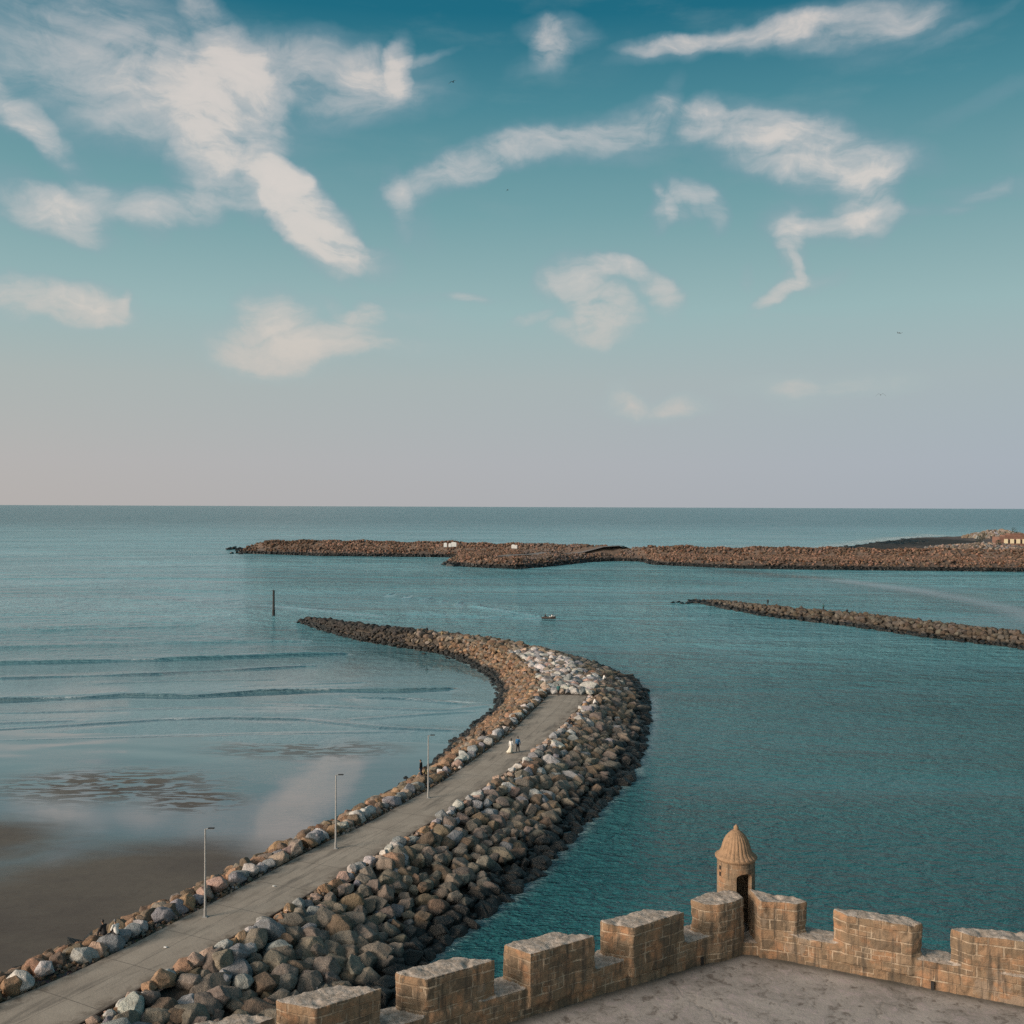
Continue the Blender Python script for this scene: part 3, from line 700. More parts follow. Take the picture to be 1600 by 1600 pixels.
# choose the 300 that show largest
sc_ = []
for idx, (rk, zone, cn, r) in enumerate(rocks):
    px, py, D = proj(rk[:3]); vis = D > 10 and -20 < px < 1620 and 900 < py < 1615
    # hidden behind the battlement?
    if px > 430 and py > 1590 - (px - 430) * .31 + 10: vis = False
    if zone == 'foot' and cn and rk[2] < .1: vis = vis and True
    sc_.append((r / D if vis else -1, idx))
sc_.sort(reverse=True); chosen = {i_ for _, i_ in sc_[:300]}
proto_me = []
for k in range(14):
    V, T = VAR[3][k]
    o = np_mesh('boulder', V, T, M_ROCKI, True); proto_me.append(o.data); bpy.data.objects.remove(o)
lampS = [int(station_of(*up(px, py, 3)[:2])[0]) for px, py in ((320, 1434), (524, 1326), (669, 1248))]
def stretch(i):
    s = SS[i]
    for nm, a, b_ in (('at near end of pier', -9, lampS[0] - 9), ('short of nearest lamp', lampS[0] - 9, lampS[0] - 3),
                      ('by nearest lamp', lampS[0] - 3, lampS[0] + 3), ('past nearest lamp', lampS[0] + 3, lampS[0] + 8),
                      ('short of middle lamp', lampS[0] + 8, lampS[1] - 3), ('by middle lamp', lampS[1] - 3, lampS[1] + 3),
                      ('past middle lamp', lampS[1] + 3, lampS[2] - 2), ('by farthest lamp', lampS[2] - 2, lampS[2] + 3)):
        if a <= s < b_: return nm
    return 'past farthest lamp'
ZN = dict(edge='on seaward path edge', upper='high on seaward slope', middle='mid seaward slope', foot='at seaward waterline', crest='on pier crest', parapet='in beach-side row', beach='on beach-side slope')
rest = []
labs = {}
for idx, (rk, zone, cn, r) in enumerate(rocks):
    if idx not in chosen: rest.append(rk); continue
    o = bpy.data.objects.new('boulder', proto_me[rk[10] % 14]); link(o)
    o.location = rk[:3]; o.rotation_euler = rk[6:9]; o.scale = rk[3:6]; o.color = (*rk[9], 1)
    i, t = station_of(rk[0], rk[1])
    sz = 'big ' if r > .82 else ('small ' if r < .58 else '')
    labs.setdefault((sz, cn, zone, stretch(i)), []).append((math.hypot(rk[0], rk[1]), o))
ORD = 'nearest,second,third,fourth,fifth,sixth,seventh,eighth,ninth,tenth,eleventh,twelfth,thirteenth,fourteenth,fifteenth,sixteenth,seventeenth,eighteenth,nineteenth,twentieth'.split(',')
for (sz, cn, zone, st_), L_ in labs.items():
    L_.sort(key=lambda q: q[0])
    for k, (_, o) in enumerate(L_):
        od = '' if len(L_) == 1 else ('nearest ' if k == 0 else (ORD[k] + ' nearest ' if k < 20 else 'farther '))
        tag(o, f"{od}{sz}{cn} boulder {ZN[zone]}, {st_}", 'boulder', 'boulders of the curved pier')
near = [r_ for r_ in rest if r_[1] < 190]; farr = [r_ for r_ in rest if r_[1] >= 190]
bs = rocks_mesh('boulders', near + farr, M_ROCK, 2); tag(bs, 'mass of boulders armouring the curved pier down to the water', 'boulders', kind='stuff')
# rubble stones and gravel beside the path
gr = []
for i in range(iend):
    for side in (-1, 1):
        for _ in range(13):
            t = side * (hP[i] + random.uniform(.15 if side < 0 else .3, 1.2)); j = min(i + 1, iend)
            p = CLs[i] + TG[i] * random.random() + NR[i] * t
            r = random.uniform(.06, .2) * (1.4 if random.random() < .1 else 1)
            gr.append((p[0], p[1], prof_z(i, t) - .05 + r * .3, r * 1.2, r, r * .8, random.random(), random.random(), random.random() * 6, vary(pick([(PALE, 1), (PINK, 2), (GREYB, 4), (ORANGE, 2), (BROWN, 4), (RUST, 2)]), .3), random.randrange(14)))
g_ = rocks_mesh('gravel', gr, M_ROCK, 1); tag(g_, 'loose rubble and gravel strewn along both path edges', 'gravel', kind='stuff')
# gravel strips under it
V = []; Fc = []
for i in range(iend + 1):
    for t, dz in ((-hP[i] - 1.7, .06), (-hP[i] - .02, -.12), (hP[i] + .02, -.12), (hP[i] + 1.4, -.02)):
        p = CLs[i] + NR[i] * t; V.append((p[0], p[1], 3 + dz))
for i in range(iend):
    for j in (0, 2): Fc.append((i * 4 + j, (i + 1) * 4 + j, (i + 1) * 4 + j + 1, i * 4 + j + 1))
gs = mesh_obj('gravel_strip', V, Fc, M_GRAVEL); tag(gs, kind='structure')

# ------------------------------------------------------------------ sea
def polydist(X, Y, poly):
    best = np.full(X.shape, 1e9)
    for a, b_ in zip(poly[:-1], poly[1:]):
        e = b_ - a; L2 = e.dot(e) + 1e-9
        t = np.clip(((X - a[0]) * e[0] + (Y - a[1]) * e[1]) / L2, 0, 1)
        best = np.minimum(best, np.hypot(X - a[0] - t * e[0], Y - a[1] - t * e[1]))
    return best
def inside(X, Y, poly):
    r = np.zeros(X.shape, bool); p = np.vstack([poly, poly[:1]])
    for a, b_ in zip(p[:-1], p[1:]):
        c_ = (a[1] > Y) != (b_[1] > Y)
        with np.errstate(divide='ignore', invalid='ignore'):
            r ^= c_ & (X < (b_[0] - a[0]) * (Y - a[1]) / (b_[1] - a[1]) + a[0])
    return r
xs = np.unique(np.r_[-90000, -30000, -10000, -4000, np.arange(-1800, -700, 100), np.arange(-700, -120, 10), np.arange(-120, 60, 1.1), np.arange(60, 160, 4), np.arange(160, 760, 20), np.arange(800, 2400, 200), 4000, 10000, 30000, 90000])
ys = np.unique(np.r_[-400, -200, -80, -20, np.arange(0, 36, 3), np.arange(36, 120, 1), np.arange(120, 250, .45), np.arange(250, 330, 2), np.arange(330, 700, 8), np.arange(700, 1200, 12), np.geomspace(1200, 90000, 40)])
X, Y = np.meshgrid(xs, ys)
Z = np.zeros_like(X); foam = np.zeros_like(X); calm = np.zeros_like(X)
WAVES = [([(-200,1042),(0,1036),(200,1032),(350,1027),(480,1022),(540,1021)], .30, 1.1), ([(0,1060),(250,1053),(400,1045),(490,1040)], .18, 1.1),
         ([(-200,1100),(0,1094),(130,1090),(200,1086),(300,1088),(400,1082),(520,1078),(620,1079),(700,1076)], .27, .92), ([(-200,1118),(100,1112),(300,1106),(520,1108)], .06, .6), ([(150,1068),(300,1063),(420,1062)], .06, .9), ([(420,1100),(560,1106),(700,1110),(760,1102)], .07, .6), ([(560,1124),(640,1118),(730,1112)], .08, .5), ([(0,1010),(260,1004),(480,1000)], .08, 1.6), ([(0,985),(300,975)], .09, 2.5), ([(560,1089),(640,1092),(712,1099)], .14, .9),
         ([(380,1072),(480,1069),(560,1066)], .07, .8),
         ([(-200,1148),(0,1140),(130,1132),(260,1124),(350,1122),(470,1124),(600,1137),(700,1141)], .13, .7), ([(-200,1130),(0,1130),(60,1128),(110,1126)], .07, .5),
         ([(-200,1160),(0,1157),(240,1151),(420,1146),(640,1143)], .05, .5), ([(250,935),(420,945),(600,962)], .06, 3), ([(0,910),(150,905),(320,900)], .10, 6),
         ([(600,928),(700,940),(780,952),(846,963)], .13, 1.8), ([(640,957),(740,962),(846,966)], .10, 1.5)]
for pts, hgt, wid in WAVES:
    pl = PL(pts, 0); d = polydist(X, Y, pl)
    Dd = np.hypot(X - pl[0][0], Y - pl[0][1])
    L_ = np.hypot(*(pl[-1] - pl[0]))
    mod = .75 + .25 * np.sin(X * .21 + hgt * 50) * np.cos(X * .083)
    Z += 2.3 * hgt * mod * np.exp(-(d / max(.55, wid * .6)) ** 2) - .35 * hgt * np.exp(-(d / (wid * 2.5)) ** 2)
for (a, b_, wd) in [((183, 1085), (215, 1084.5), .7), ((388, 1081), (408, 1080), .6), ((60, 1092), (120, 1090.5), .35), ((470, 1079.5), (510, 1078.5), .3), ((200, 1032), (240, 1031), .3), ((250, 1124.5), (300, 1123.5), .25), ((640, 1092), (690, 1097), .35), ((0, 866), (90, 865), 3), ((355, 862), (365, 861), 2), ((355, 866), (385, 868), 1.2), ((700, 1095), (740, 1098), .5), ((1270, 858), (1350, 847), 14), ((1350, 847), (1440, 839), 20), ((1390, 841), (1500, 834.5), 16), ((1100, 852), (1290, 856), 6), ((1540, 839), (1580, 836), 18)]:
    pl = PL([a, b_], 0); foam = np.maximum(foam, np.exp(-(polydist(X, Y, pl) / wd) ** 2))
foam = np.maximum(foam, .62 * np.exp(-(polydist(X, Y, RW[2:12] + (.5, 0)) / .9) ** 2)); foam = np.maximum(foam, .5 * np.exp(-(polydist(X, Y, LW[14:]) / .8) ** 2))
bay = inside(X, Y, np.vstack([LW, [(-60, 300), (-400, 420), (-400, 0), (-60, 0)]]))
calm = np.where(bay, np.clip(1.1 - (Y - 135) / 130, 0, 1), 0)
slick = .75 * np.exp(-(polydist(X, Y, PL([(1150, 893), (1300, 905), (1450, 925), (1560, 945), (1700, 990)], 0)) / 14) ** 2) * .8
slick2 = .5 * np.exp(-(polydist(X, Y, PL([(560, 874), (680, 880), (760, 893), (860, 896), (1000, 884), (1200, 893)], 0)) / 9) ** 2) * .7
calm = np.maximum(calm, np.maximum(slick, slick2))
nxs, nys = len(xs), len(ys)
V = np.c_[X.ravel(), Y.ravel(), Z.ravel()]
ii, jj = np.meshgrid(np.arange(nys - 1), np.arange(nxs - 1), indexing='ij'); a_ = (ii * nxs + jj).ravel()
T = np.c_[a_, a_ + 1, a_ + nxs + 1, a_ + nxs]
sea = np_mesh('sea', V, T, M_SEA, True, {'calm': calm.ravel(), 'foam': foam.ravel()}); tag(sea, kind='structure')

# tidal flat
xs = np.arange(-160, 12, 1.0); ys = np.arange(10, 178, 1.0); X, Y = np.meshgrid(xs, ys)
Z = .42 - (Y - 55) * .0042 - np.clip(X + 60, -100, 60) * .0008
Z = np.where(Y > 128, Z - ((Y - 128) / 30) * .12, Z)
Z += .03 * np.sin(X * .21 + Y * .13) * np.cos(Y * .1) + np.array([[mnoise.fractal(Vector((x * .07, y * .2, 0)), 1, 2, 4) for x in xs] for y in ys]) * .035 * np.clip((Y - 110) / 25, 0, 1)
dA = inside(X, Y, PL([(-400,1470),(-60,1392),(30,1365),(110,1340),(200,1322),(300,1320),(400,1325),(440,1345),(360,1400),(200,1480),(0,1600),(-400,1700)], 0)).astype(float)
dB = inside(X, Y, PL([(-300,1283),(0,1285),(60,1288),(105,1300),(60,1325),(0,1345),(-300,1400)], 0)).astype(float)
def blur(a, k):
    ker = np.ones(k) / k
    a = np.apply_along_axis(lambda r_: np.convolve(np.pad(r_, k // 2, 'edge'), ker, 'valid')[:len(r_)], 0, a)
    return np.apply_along_axis(lambda r_: np.convolve(np.pad(r_, k // 2, 'edge'), ker, 'valid')[:len(r_)], 1, a)
dry = blur(blur(np.maximum(dA, dB), 9), 9)
r1 = np.exp(-(((X - up(170, 1228, 0)[0]) / 13) ** 2 + ((Y - up(170, 1228, 0)[1]) / 7.5) ** 2) ** 2)
r2 = np.exp(-(((X - up(310, 1255, 0)[0]) / 5) ** 2 + ((Y - up(310, 1255, 0)[1]) / 4) ** 2) ** 2)
r3 = .75 * np.exp(-(((X - up(480, 1170, 0)[0]) / 13) ** 2 + ((Y - up(480, 1170, 0)[1]) / 6) ** 2) ** 2)
rip = np.clip(r1 + r2 + r3 + .0, 0, 1)
nxs, nys = len(xs), len(ys)
keepq = inside((X[:-1, :-1] + .5), (Y[:-1, :-1] + .5), np.vstack([LW[:-9] + (3, 0), [(-10, 178), (-160, 178), (-160, 10), (-30, 10)]])).ravel()
ii, jj = np.meshgrid(np.arange(nys - 1), np.arange(nxs - 1), indexing='ij'); a_ = (ii * nxs + jj).ravel()
a_ = a_[keepq]; T = np.c_[a_, a_ + 1, a_ + nxs + 1, a_ + nxs]
sand = np_mesh('beach_sand', np.c_[X.ravel(), Y.ravel(), Z.ravel()], T, M_SAND, True, {'dry': dry.ravel(), 'ripple': rip.ravel()}); tag(sand, kind='structure')

# ------------------------------------------------------------------ outer breakwater, inner jetty, headland
outer = np.array([(-187, 686), (-160, 672), (-120, 652), (-36, 642), (-37, 585), (-38, 563), (-21, 537), (3, 524), (21, 548), (44, 592), (62, 606), (76, 600), (78, 568), (117, 535), (176, 527), (258, 517), (420, 500), (700, 470),
                  (900, 560), (900, 1300), (640, 1230), (560, 1130), (480, 1080), (420, 1066), (360, 985), (324, 925), (285, 850), (250, 760), (225, 640), (183, 618), (75, 632), (-37, 690), (-127, 722), (-168, 716)], float)
crestl = np.array([(-166, 694), (-127, 688), (-37, 664), (75, 612), (183, 594), (300, 575), (700, 540)], float)
def outer_h(X, Y):
    d = polydist(X, Y, np.vstack([outer, outer[:1]])); ins = inside(X, Y, outer); d = np.where(ins, d, -d)
    dc = polydist(X, Y, crestl)
    h = np.minimum(d * .55, 4.2)
    h = np.minimum(np.maximum(h, 8.2 - .42 * np.maximum(0, dc - 4)), np.maximum(d, -4) * .62)
    # low reef and sand flats behind the wall
    h = h + np.where(d > 6, .55 * np.sin(X * .11) * np.cos(X * .037 + Y * .05) + .35 * np.sin(X * .31 + 1), 0)
    back = np.clip((Y - 640) / 60, 0, 1) * np.clip((X - 205) / 30, 0, 1)
    flat = 1.4 + .8 * np.sin(X * .021) * np.cos(Y * .017) + np.clip((X - 420) / 60, 0, 1) * 2.5
    h = h * (1 - back) + np.minimum(flat, d * .2) * back
    return h, d
xs = np.arange(-190, 910, 5.0); ys = np.arange(460, 1310, 5.0); X, Y = np.meshgrid(xs, ys); H, Dm = outer_h(X, Y)
H += np.where(Dm > 0, rng.uniform(-.35, .35, H.shape), 0); H = np.maximum(H, -3)
nxs, nys = len(xs), len(ys)
ii, jj = np.meshgrid(np.arange(nys - 1), np.arange(nxs - 1), indexing='ij')
msk = ((Dm[:-1, :-1] > -12) | (Dm[1:, 1:] > -12)).ravel(); a_ = (ii * nxs + jj).ravel()[msk]
T = np.c_[a_, a_ + 1, a_ + nxs + 1, a_ + nxs]
def mat_land():
    m, t, b = new_mat('headland_ground'); P = t.node('ShaderNodeNewGeometry').outputs['Position']; x, y, z = t.sep(P)
    n1 = t.noise(t.map(P, (.02, .05, .05)), 1, 6, .65, .5); n2 = t.noise(P, .25, 5, .7)
    c = t.ramp(n1, [(.35, (.045, .042, .045, 1)), (.5, (.075, .066, .064, 1)), (.62, (.15, .12, .10, 1))])
    c = t.mix(t.rng(y, 690, 640), c, (.095, .072, .058, 1))
    c = t.mix(t.rng(z, 3.2, 4.2), c, (.17, .12, .09, 1))
    c = t.mix(t.m('MULTIPLY', t.rng(n2, .45, .7), .5), c, (.05, .04, .035, 1))
    c = t.mix(t.rng(z, 2.0, 1.3), c, (.01, .012, .012, 1))
    t.put(b.inputs['Base Color'], c); b.inputs['Roughness'].default_value = .95; t.put(b.inputs['Normal'], t.bump(n2, 1, 1.0)); return m
ground = np_mesh('headland_terrain', np.c_[X.ravel(), Y.ravel(), H.ravel()], T, mat_land(), True); tag(ground, kind='structure')
# roads on the mole
def strip(name, pts, wd, mat, dz=.5):
    p, _ = resample(np.array(pts, float), step=6); t = np.gradient(p, axis=0); t /= np.hypot(*t.T)[:, None]; n = np.c_[t[:, 1], -t[:, 0]]
    h0, _ = outer_h(p[:, 0], p[:, 1]); V = []
    for a, nn, hh in zip(p, n, h0): V += [(*(a + nn * wd / 2), hh + dz), (*(a - nn * wd / 2), hh + dz)]
    o = mesh_obj(name, V, [(2 * i, 2 * i + 1, 2 * i + 3, 2 * i + 2)[::-1] for i in range(len(p) - 1)], mat, smooth=True); return tag(o, kind='structure')
road1 = [(0, 583), (25, 606), (48, 628), (75, 634)]
strip('mole_road', [(-5, 560), (8, 590), (35, 612), (75, 622), (120, 610)], 9, M_ROAD, .45)
far = []
def roadd(x, y): return float(polydist(np.array([x]), np.array([y]), np.array([(-5, 560), (8, 590), (35, 612), (75, 622), (120, 610)], float))[0])
N = 26000; cand = np.c_[rng.uniform(-185, 420, N * 4), rng.uniform(490, 740, N * 4)]
hh, dd = outer_h(cand[:, 0], cand[:, 1]); okm = (dd > -1) & (np.abs(cand[:, 0]) / cand[:, 1] < .54) ; cand = cand[okm]; hh = hh[okm]; dd = dd[okm]
for (x, y), h, d in list(zip(cand, hh, dd))[:N]:
    if y > 650 and x > 215: continue
    if -10 < x < 125 and 555 < y < 630 and roadd(x, y) < 5.5: continue
    r = random.uniform(.55, 1.0)
    c_ = pick([(PINK, 3), (RUST, 1.5), (BROWN, 2), (GREYB, 5)]) if not (5 < x < 75 and y < 640) else pick([(GREYB, 4), (GREY, 3), (PINK, 1)])
    if x < -130: c_ = pick([(BROWN, 3), (RUST, 2), (GREYB, 4)])
    far.append((x, y, h + r * .2, r * 1.2, r, r * .75, random.random(), random.random(), random.random() * 6, tuple(v_ * q_ for v_, q_ in zip(vary(c_, .2), (.54, .43, .38))), random.randrange(14)))
for _ in range(500):    # pale pink stone heap and outcrops beyond
    a = random.random() * 6.28; q = math.sqrt(random.random())
    x, y = 345 + 40 * q * math.cos(a), 745 + 45 * q * math.sin(a)
    far.append((x, y, 1.8 + (1 - q) * 4.5, 2.2, 1.9, 1.5, random.random(), random.random(), random.random() * 6, tuple(v_ * .55 for v_ in vary(pick([(PINK, 4), (GREY, 2), (GREYB, 2)]), .25)), random.randrange(14)))
for _ in range(260):
    a = random.random() * 6.28; q = math.sqrt(random.random())
    x, y = 480 + 32 * q * math.cos(a), 1010 + 30 * q * math.sin(a)
    far.append((x, y, 3 + (1 - q) * 7, 3.4, 3, 2.4, random.random(), random.random(), random.random() * 6, vary(pick([(GREYB, 4), (GREY, 1), (BROWN, 2)]), .25), random.randrange(14)))
for _ in range(420):
    q = random.random(); x = 240 + q * 190 + random.uniform(-10, 14); y = 765 + q * 300 + random.uniform(-22, 10)
    far.append((x, y, .4, 3, 2.2, 1.0, 0, 0, random.random() * 6, (.035, .035, .036), random.randrange(14)))
for (px, py, r) in [(358, 859, 2.5), (366, 858, 3.2), (374, 860, 3.2), (381, 861, 3), (387, 862, 3), (362, 865, 1.2), (377, 866, 1.5), (695, 883, 1.5), (703, 884, 2), (712, 885, 2)]:
    p = up(px, py, 0); far.append((p[0], p[1], .3, r * 1.4, r, r * .7, 0, 0, 1, (.02, .02, .02), random.randrange(14)))
fo = rocks_mesh('breakwater_rocks', far, M_ROCKOUT, 1); tag(fo, 'reddish rubble armour of the long outer breakwater and headland', 'rocks', kind='stuff')
# inner jetty
jw = PL([(1060,943),(1090,945),(1200,964),(1340,980),(1470,999),(1600,1014),(1800,1050)], 0)
jc = jw + np.array([5.5, 6.0]); 
jp, js = resample(jc, step=1.15); jt = np.gradient(jp, axis=0); jt /= np.hypot(*jt.T)[:, None]; jn = np.c_[jt[:, 1], -jt[:, 0]]
jz = np.interp(js, [0, 12, 45, 90, 400], [.2, .9, 1.9, 2.5, 2.8]); jwid = np.interp(js, [0, 15, 60], [2.5, 5, 7.5])
V = []; jr = []
prof = [(-1.6, -2.2), (-1, -.3), (-.35, .82), (.35, .82), (1, -.3), (1.6, -2.2)]
for p, nn, z, w_, s in zip(jp, jn, jz, jwid, js):
    for (k, f) in prof: V.append((*(p + nn * w_ * k), (z * f if f > 0 else f)))
    for k in range(9):
        if random.random() < (.35 if s < 10 else .1): continue
        u_ = -1.05 + k * .26 + random.uniform(-.1, .1); zz = z * np.interp(abs(u_), [0, .35, 1.05], [.95, .9, 0])
        q = p + nn * w_ * u_ + jt[0] * random.uniform(-.4, .4); r = random.uniform(.6, 1.0)
        jr.append((q[0], q[1], zz, r * 1.2, r, r * .8, random.random(), random.random(), random.random() * 6, tuple(v_ * .5 for v_ in vary(pick([(BROWN, 4), (GREYB, 4)]), .25)), random.randrange(14)))
for (px, py) in [(1052, 942), (1060, 941), (1066, 943), (1074, 943), (1080, 942)]:
    p = up(px, py, 0); jr.append((p[0], p[1], .05, 1.2, .8, .5, 0, 0, 1, (.03, .03, .03), random.randrange(14)))
n = len(prof); jf = [(a * n + b_, a * n + b_ + 1, (a + 1) * n + b_ + 1, (a + 1) * n + b_) for a in range(len(jp) - 1) for b_ in range(n - 1)]
tag(mesh_obj('jetty_bank', V, jf, M_CORE), kind='structure')
tag(rocks_mesh('jetty_rocks', jr, M_ROCKFAR, 2), 'brown rubble of the low straight jetty on the right', 'rocks', kind='stuff')

# ------------------------------------------------------------------ bastion
TZ = 18.2; MT = TZ + 1.75; SZ = TZ + .8; SD = TZ - .02
def q2(px, py, z=MT): return np.array(up(px, py, z)[:2])
MER = [  # FL, FR, BR, (BM), BL, chamfer : traced corners of every merlon top
 [(360,1612),(432,1589),(372,1583),(300,1600),(308,1604)],
 [(494,1577),(596,1545),(533,1537.5),(429,1562),(438,1566)],
 [(667,1530.5),(774,1500),(709,1493.5),(617,1519),(626,1523)],
 [(829,1491),(932,1462),(866,1455.5),(785.6,1475),(795,1479)],
 [(990,1450),(1072,1424),(1012,1420),(938,1439),(946,1443)],
 [(1102,1413),(1124,1413.5),(1146,1409),(1163,1402),(1154,1395),(1139,1390.5),(1109,1394),(1078,1405.5),(1082,1407)],
 [(1188,1408),(1216,1409.5),(1245,1413),(1261,1409),(1240,1400),(1200,1396),(1181,1390),(1171,1387),(1173,1392)],
 [(1323,1430.5),(1424,1447),(1442.5,1443),(1412,1430),(1311,1418.5),(1301,1420.5)],
 [(1514,1461),(1615,1473),(1634,1469),(1604,1456),(1495,1448.5),(1484,1450.5)],
]
# wall centre lines: inner face and outer face
Lf = (q2(494, 1577), q2(1072, 1424)); Rf = (q2(1216, 1411), q2(1514, 1461))
def line_ext(a, b_, t): return a + (b_ - a) * t
dL = (Lf[1] - Lf[0]) / np.hypot(*(Lf[1] - Lf[0])); dR = (Rf[1] - Rf[0]) / np.hypot(*(Rf[1] - Rf[0]))
nLo = np.array([-dL[1], dL[0]]); nRo = np.array([-dR[1], dR[0]])    # outward (away from camera)
def isect(p, d, q, e):
    t = ((q[0] - p[0]) * e[1] - (q[1] - p[1]) * e[0]) / (d[0] * e[1] - d[1] * e[0]); return p + d * t
inner = isect(Lf[0], dL, Rf[0], dR); TH = .98
outerc = isect(Lf[0] + nLo * TH, dL, Rf[0] + nRo * TH, dR)
Lend = inner - dL * 26; Rend = inner + dR * 16
wall_poly = [Lend, inner, Rend, Rend + nRo * TH, outerc, Lend + nLo * TH]
print('inner', inner, 'outer', outerc)
# masonry built as one body, voxel-weathered, then split into wall and merlons
def prism(bm, poly, z0, z1):
    a = [bm.verts.new((*p, z0)) for p in poly]; b_ = [bm.verts.new((*p, z1)) for p in poly]; n = len(poly)
    area = sum(poly[i][0] * poly[(i + 1) % n][1] - poly[(i + 1) % n][0] * poly[i][1] for i in range(n))
    fs = [bm.faces.new(a[::-1]), bm.faces.new(b_)] + [bm.faces.new((a[i], a[(i + 1) % n], b_[(i + 1) % n], b_[i])) for i in range(n)]
    if area < 0: bmesh.ops.reverse_faces(bm, faces=fs)
def apply_mods(o):
    dg = bpy.context.evaluated_depsgraph_get(); me = bpy.data.meshes.new_from_object(o.evaluated_get(dg)); old = o.data
    o.modifiers.clear(); o.data = me; return o
ang = {'L': math.atan2(dL[1], dL[0]), 'R': math.atan2(dR[1], dR[0])}
sentry_c = np.array(at_depth(1150, 1340, 33.0)[:2])
def masonry(side, polys, zr, voxel=.042):
    """one wing; the mesh is put in a frame whose x runs along the wall, so that the courses follow it"""
    bm = bmesh.new()
    for poly, z0, z1 in polys: prism(bm, poly, z0, z1)
    o = bm_obj('wing', bm, M_STONE); md = o.modifiers.new('r', 'REMESH'); md.mode = 'VOXEL'; md.voxel_size = voxel
    bpy.context.view_layer.update(); apply_mods(o)
    me = o.data; n = len(me.vertices); co = np.empty(n * 3); me.vertices.foreach_get('co', co); co = co.reshape(-1, 3)
    no = np.empty(n * 3); me.vertices.foreach_get('normal', no); no = no.reshape(-1, 3)
    dis = np.array([mnoise.fractal(Vector(p) * 1.7, .9, 2.1, 4) * .035 + mnoise.noise(Vector(p) * 9) * .011 + min(0, mnoise.noise(Vector(p) * 3.1 + Vector((9, 9, 9))) + .2) * .10 for p in co])
    co += no * dis[:, None]
    a = ang[side]; org = np.array([*inner, TZ]); q = co - org
    loc = np.c_[q[:, 0] * math.cos(a) + q[:, 1] * math.sin(a), -q[:, 0] * math.sin(a) + q[:, 1] * math.cos(a), q[:, 2]]
    polyv = np.empty(len(me.loops), np.int32); me.loops.foreach_get('vertex_index', polyv)
    Fq = polyv.reshape(-1, 4)
    bpy.data.objects.remove(o)
    return co, loc, Fq
wall_root = empty('parapet_wall', (*inner, TZ))
tag(wall_root, 'weathered sandstone battlement wall bending round the terrace corner', 'wall')
mp = [[q2(*p) for p in m_] for m_ in MER]
# widen the foot of each merlon to reach the wall body
GAP = .26   # passage to the turret, between merlons 5 and 6
pA = q2(1163, 1402); pB = q2(1171, 1387); pC = q2(1188, 1408)
lw_in = isect(pA, np.array([0.02, 1.0]), Lf[0], dL)
left_poly = [Lend, pA - nLo * 0 + (q2(1124, 1413.5) - q2(1124, 1413.5)), q2(1154, 1395), q2(1139, 1390.5), pA + np.array([-.9, .9]), Lend + nLo * TH]
cornerL = q2(1102, 1413); 
left_poly = [Lend, isect(Lf[0], dL, cornerL, nLo), q2(1124, 1413.5), q2(1146, 1409), pA, q2(1154, 1395), q2(1139, 1390.5), q2(1109, 1394), isect(Lf[0] + nLo * TH, dL, q2(1109, 1394), nLo), Lend + nLo * TH]
right_poly = [pC, q2(1216, 1409.8), Rend, Rend + nRo * TH, isect(Rf[0] + nRo * TH, dR, q2(1200, 1396), nRo), q2(1181, 1390), pB, q2(1173, 1392)]
wings = {}
for side, wp, ms in (('L', left_poly, range(0, 6)), ('R', right_poly, range(6, 9))):
    polys = [(wp, TZ - .5, SZ)] + [(mp[k], TZ + .3, MT) for k in ms]
    co, loc, Fq = masonry(side, polys, None)
    fc = co[Fq].mean(1); own = np.full(len(Fq), -1)
    hi = fc[:, 2] > SZ + .03
    cs = np.array([np.mean(mp[k], axis=0) for k in ms])
    dd_ = np.stack([polydist(fc[:, 0], fc[:, 1], np.vstack([mp[k], mp[k][:1]])) for k in ms]); insd = np.stack([inside(fc[:, 0], fc[:, 1], np.array(mp[k])) for k in ms])
    dd_ = np.where(insd, 0, dd_); own[hi] = dd_.argmin(0)[hi]
    for g in [-1] + list(range(len(ms))):
        sel = Fq[own == g]
        if len(sel) == 0: continue
        uq, inv = np.unique(sel, return_inverse=True); inv = inv.reshape(sel.shape)
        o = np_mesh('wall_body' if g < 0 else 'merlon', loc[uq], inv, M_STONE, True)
        o.parent = wall_root; o.rotation_euler = (0, 0, ang[side])
# low step in the passage
bm = bmesh.new(); pc = (pA + pC) / 2
prism(bm, [pA + (-.1, -.05), pC + (.1, .15), pB + (.1, .1), q2(1154, 1395) + (-.1, .1)], TZ - .3, TZ + .38)
bmesh.ops.transform(bm, matrix=Matrix.Translation((-inner[0], -inner[1], -TZ)), verts=bm.verts)
bm_obj('step', bm, M_STONE, wall_root)
# weep holes at the foot of the wall
bm = bmesh.new()
for px, dd_v in ((1096.5, -dL), (1458, dR)):
    best = min(np.arange(.5, 14, .05), key=lambda q_: abs(proj((*(inner + dd_v * q_), TZ + .15))[0] - px))
    p = np.array([*(inner + dd_v * best), TZ + .13]) - np.array([*inner, TZ]); box(bm, p, (.1, .10, .22), ang['R'] if px > 1200 else ang['L'], .01)
bm_obj('drain_hole', bm, M_DARK, wall_root)
# rampart below, solid down to the sea
bm = bmesh.new(); op = [Lend, inner, Rend, Rend + nRo * TH * .96, outerc * .998 + inner * .002, Lend + nLo * TH * .96]
prism(bm, [Lend + nLo * .9, outerc - (outerc - inner) * .05, Rend + nRo * .9, Rend + np.array([0, -60]), np.array([Lend[0] - 3, Rend[1] - 60])], -2, TZ - .08)
ramp_ = bm_obj('rampart', bm, M_STONE); tag(ramp_, 'tall sandstone rampart carrying the terrace above the sea', 'rampart', kind='structure')
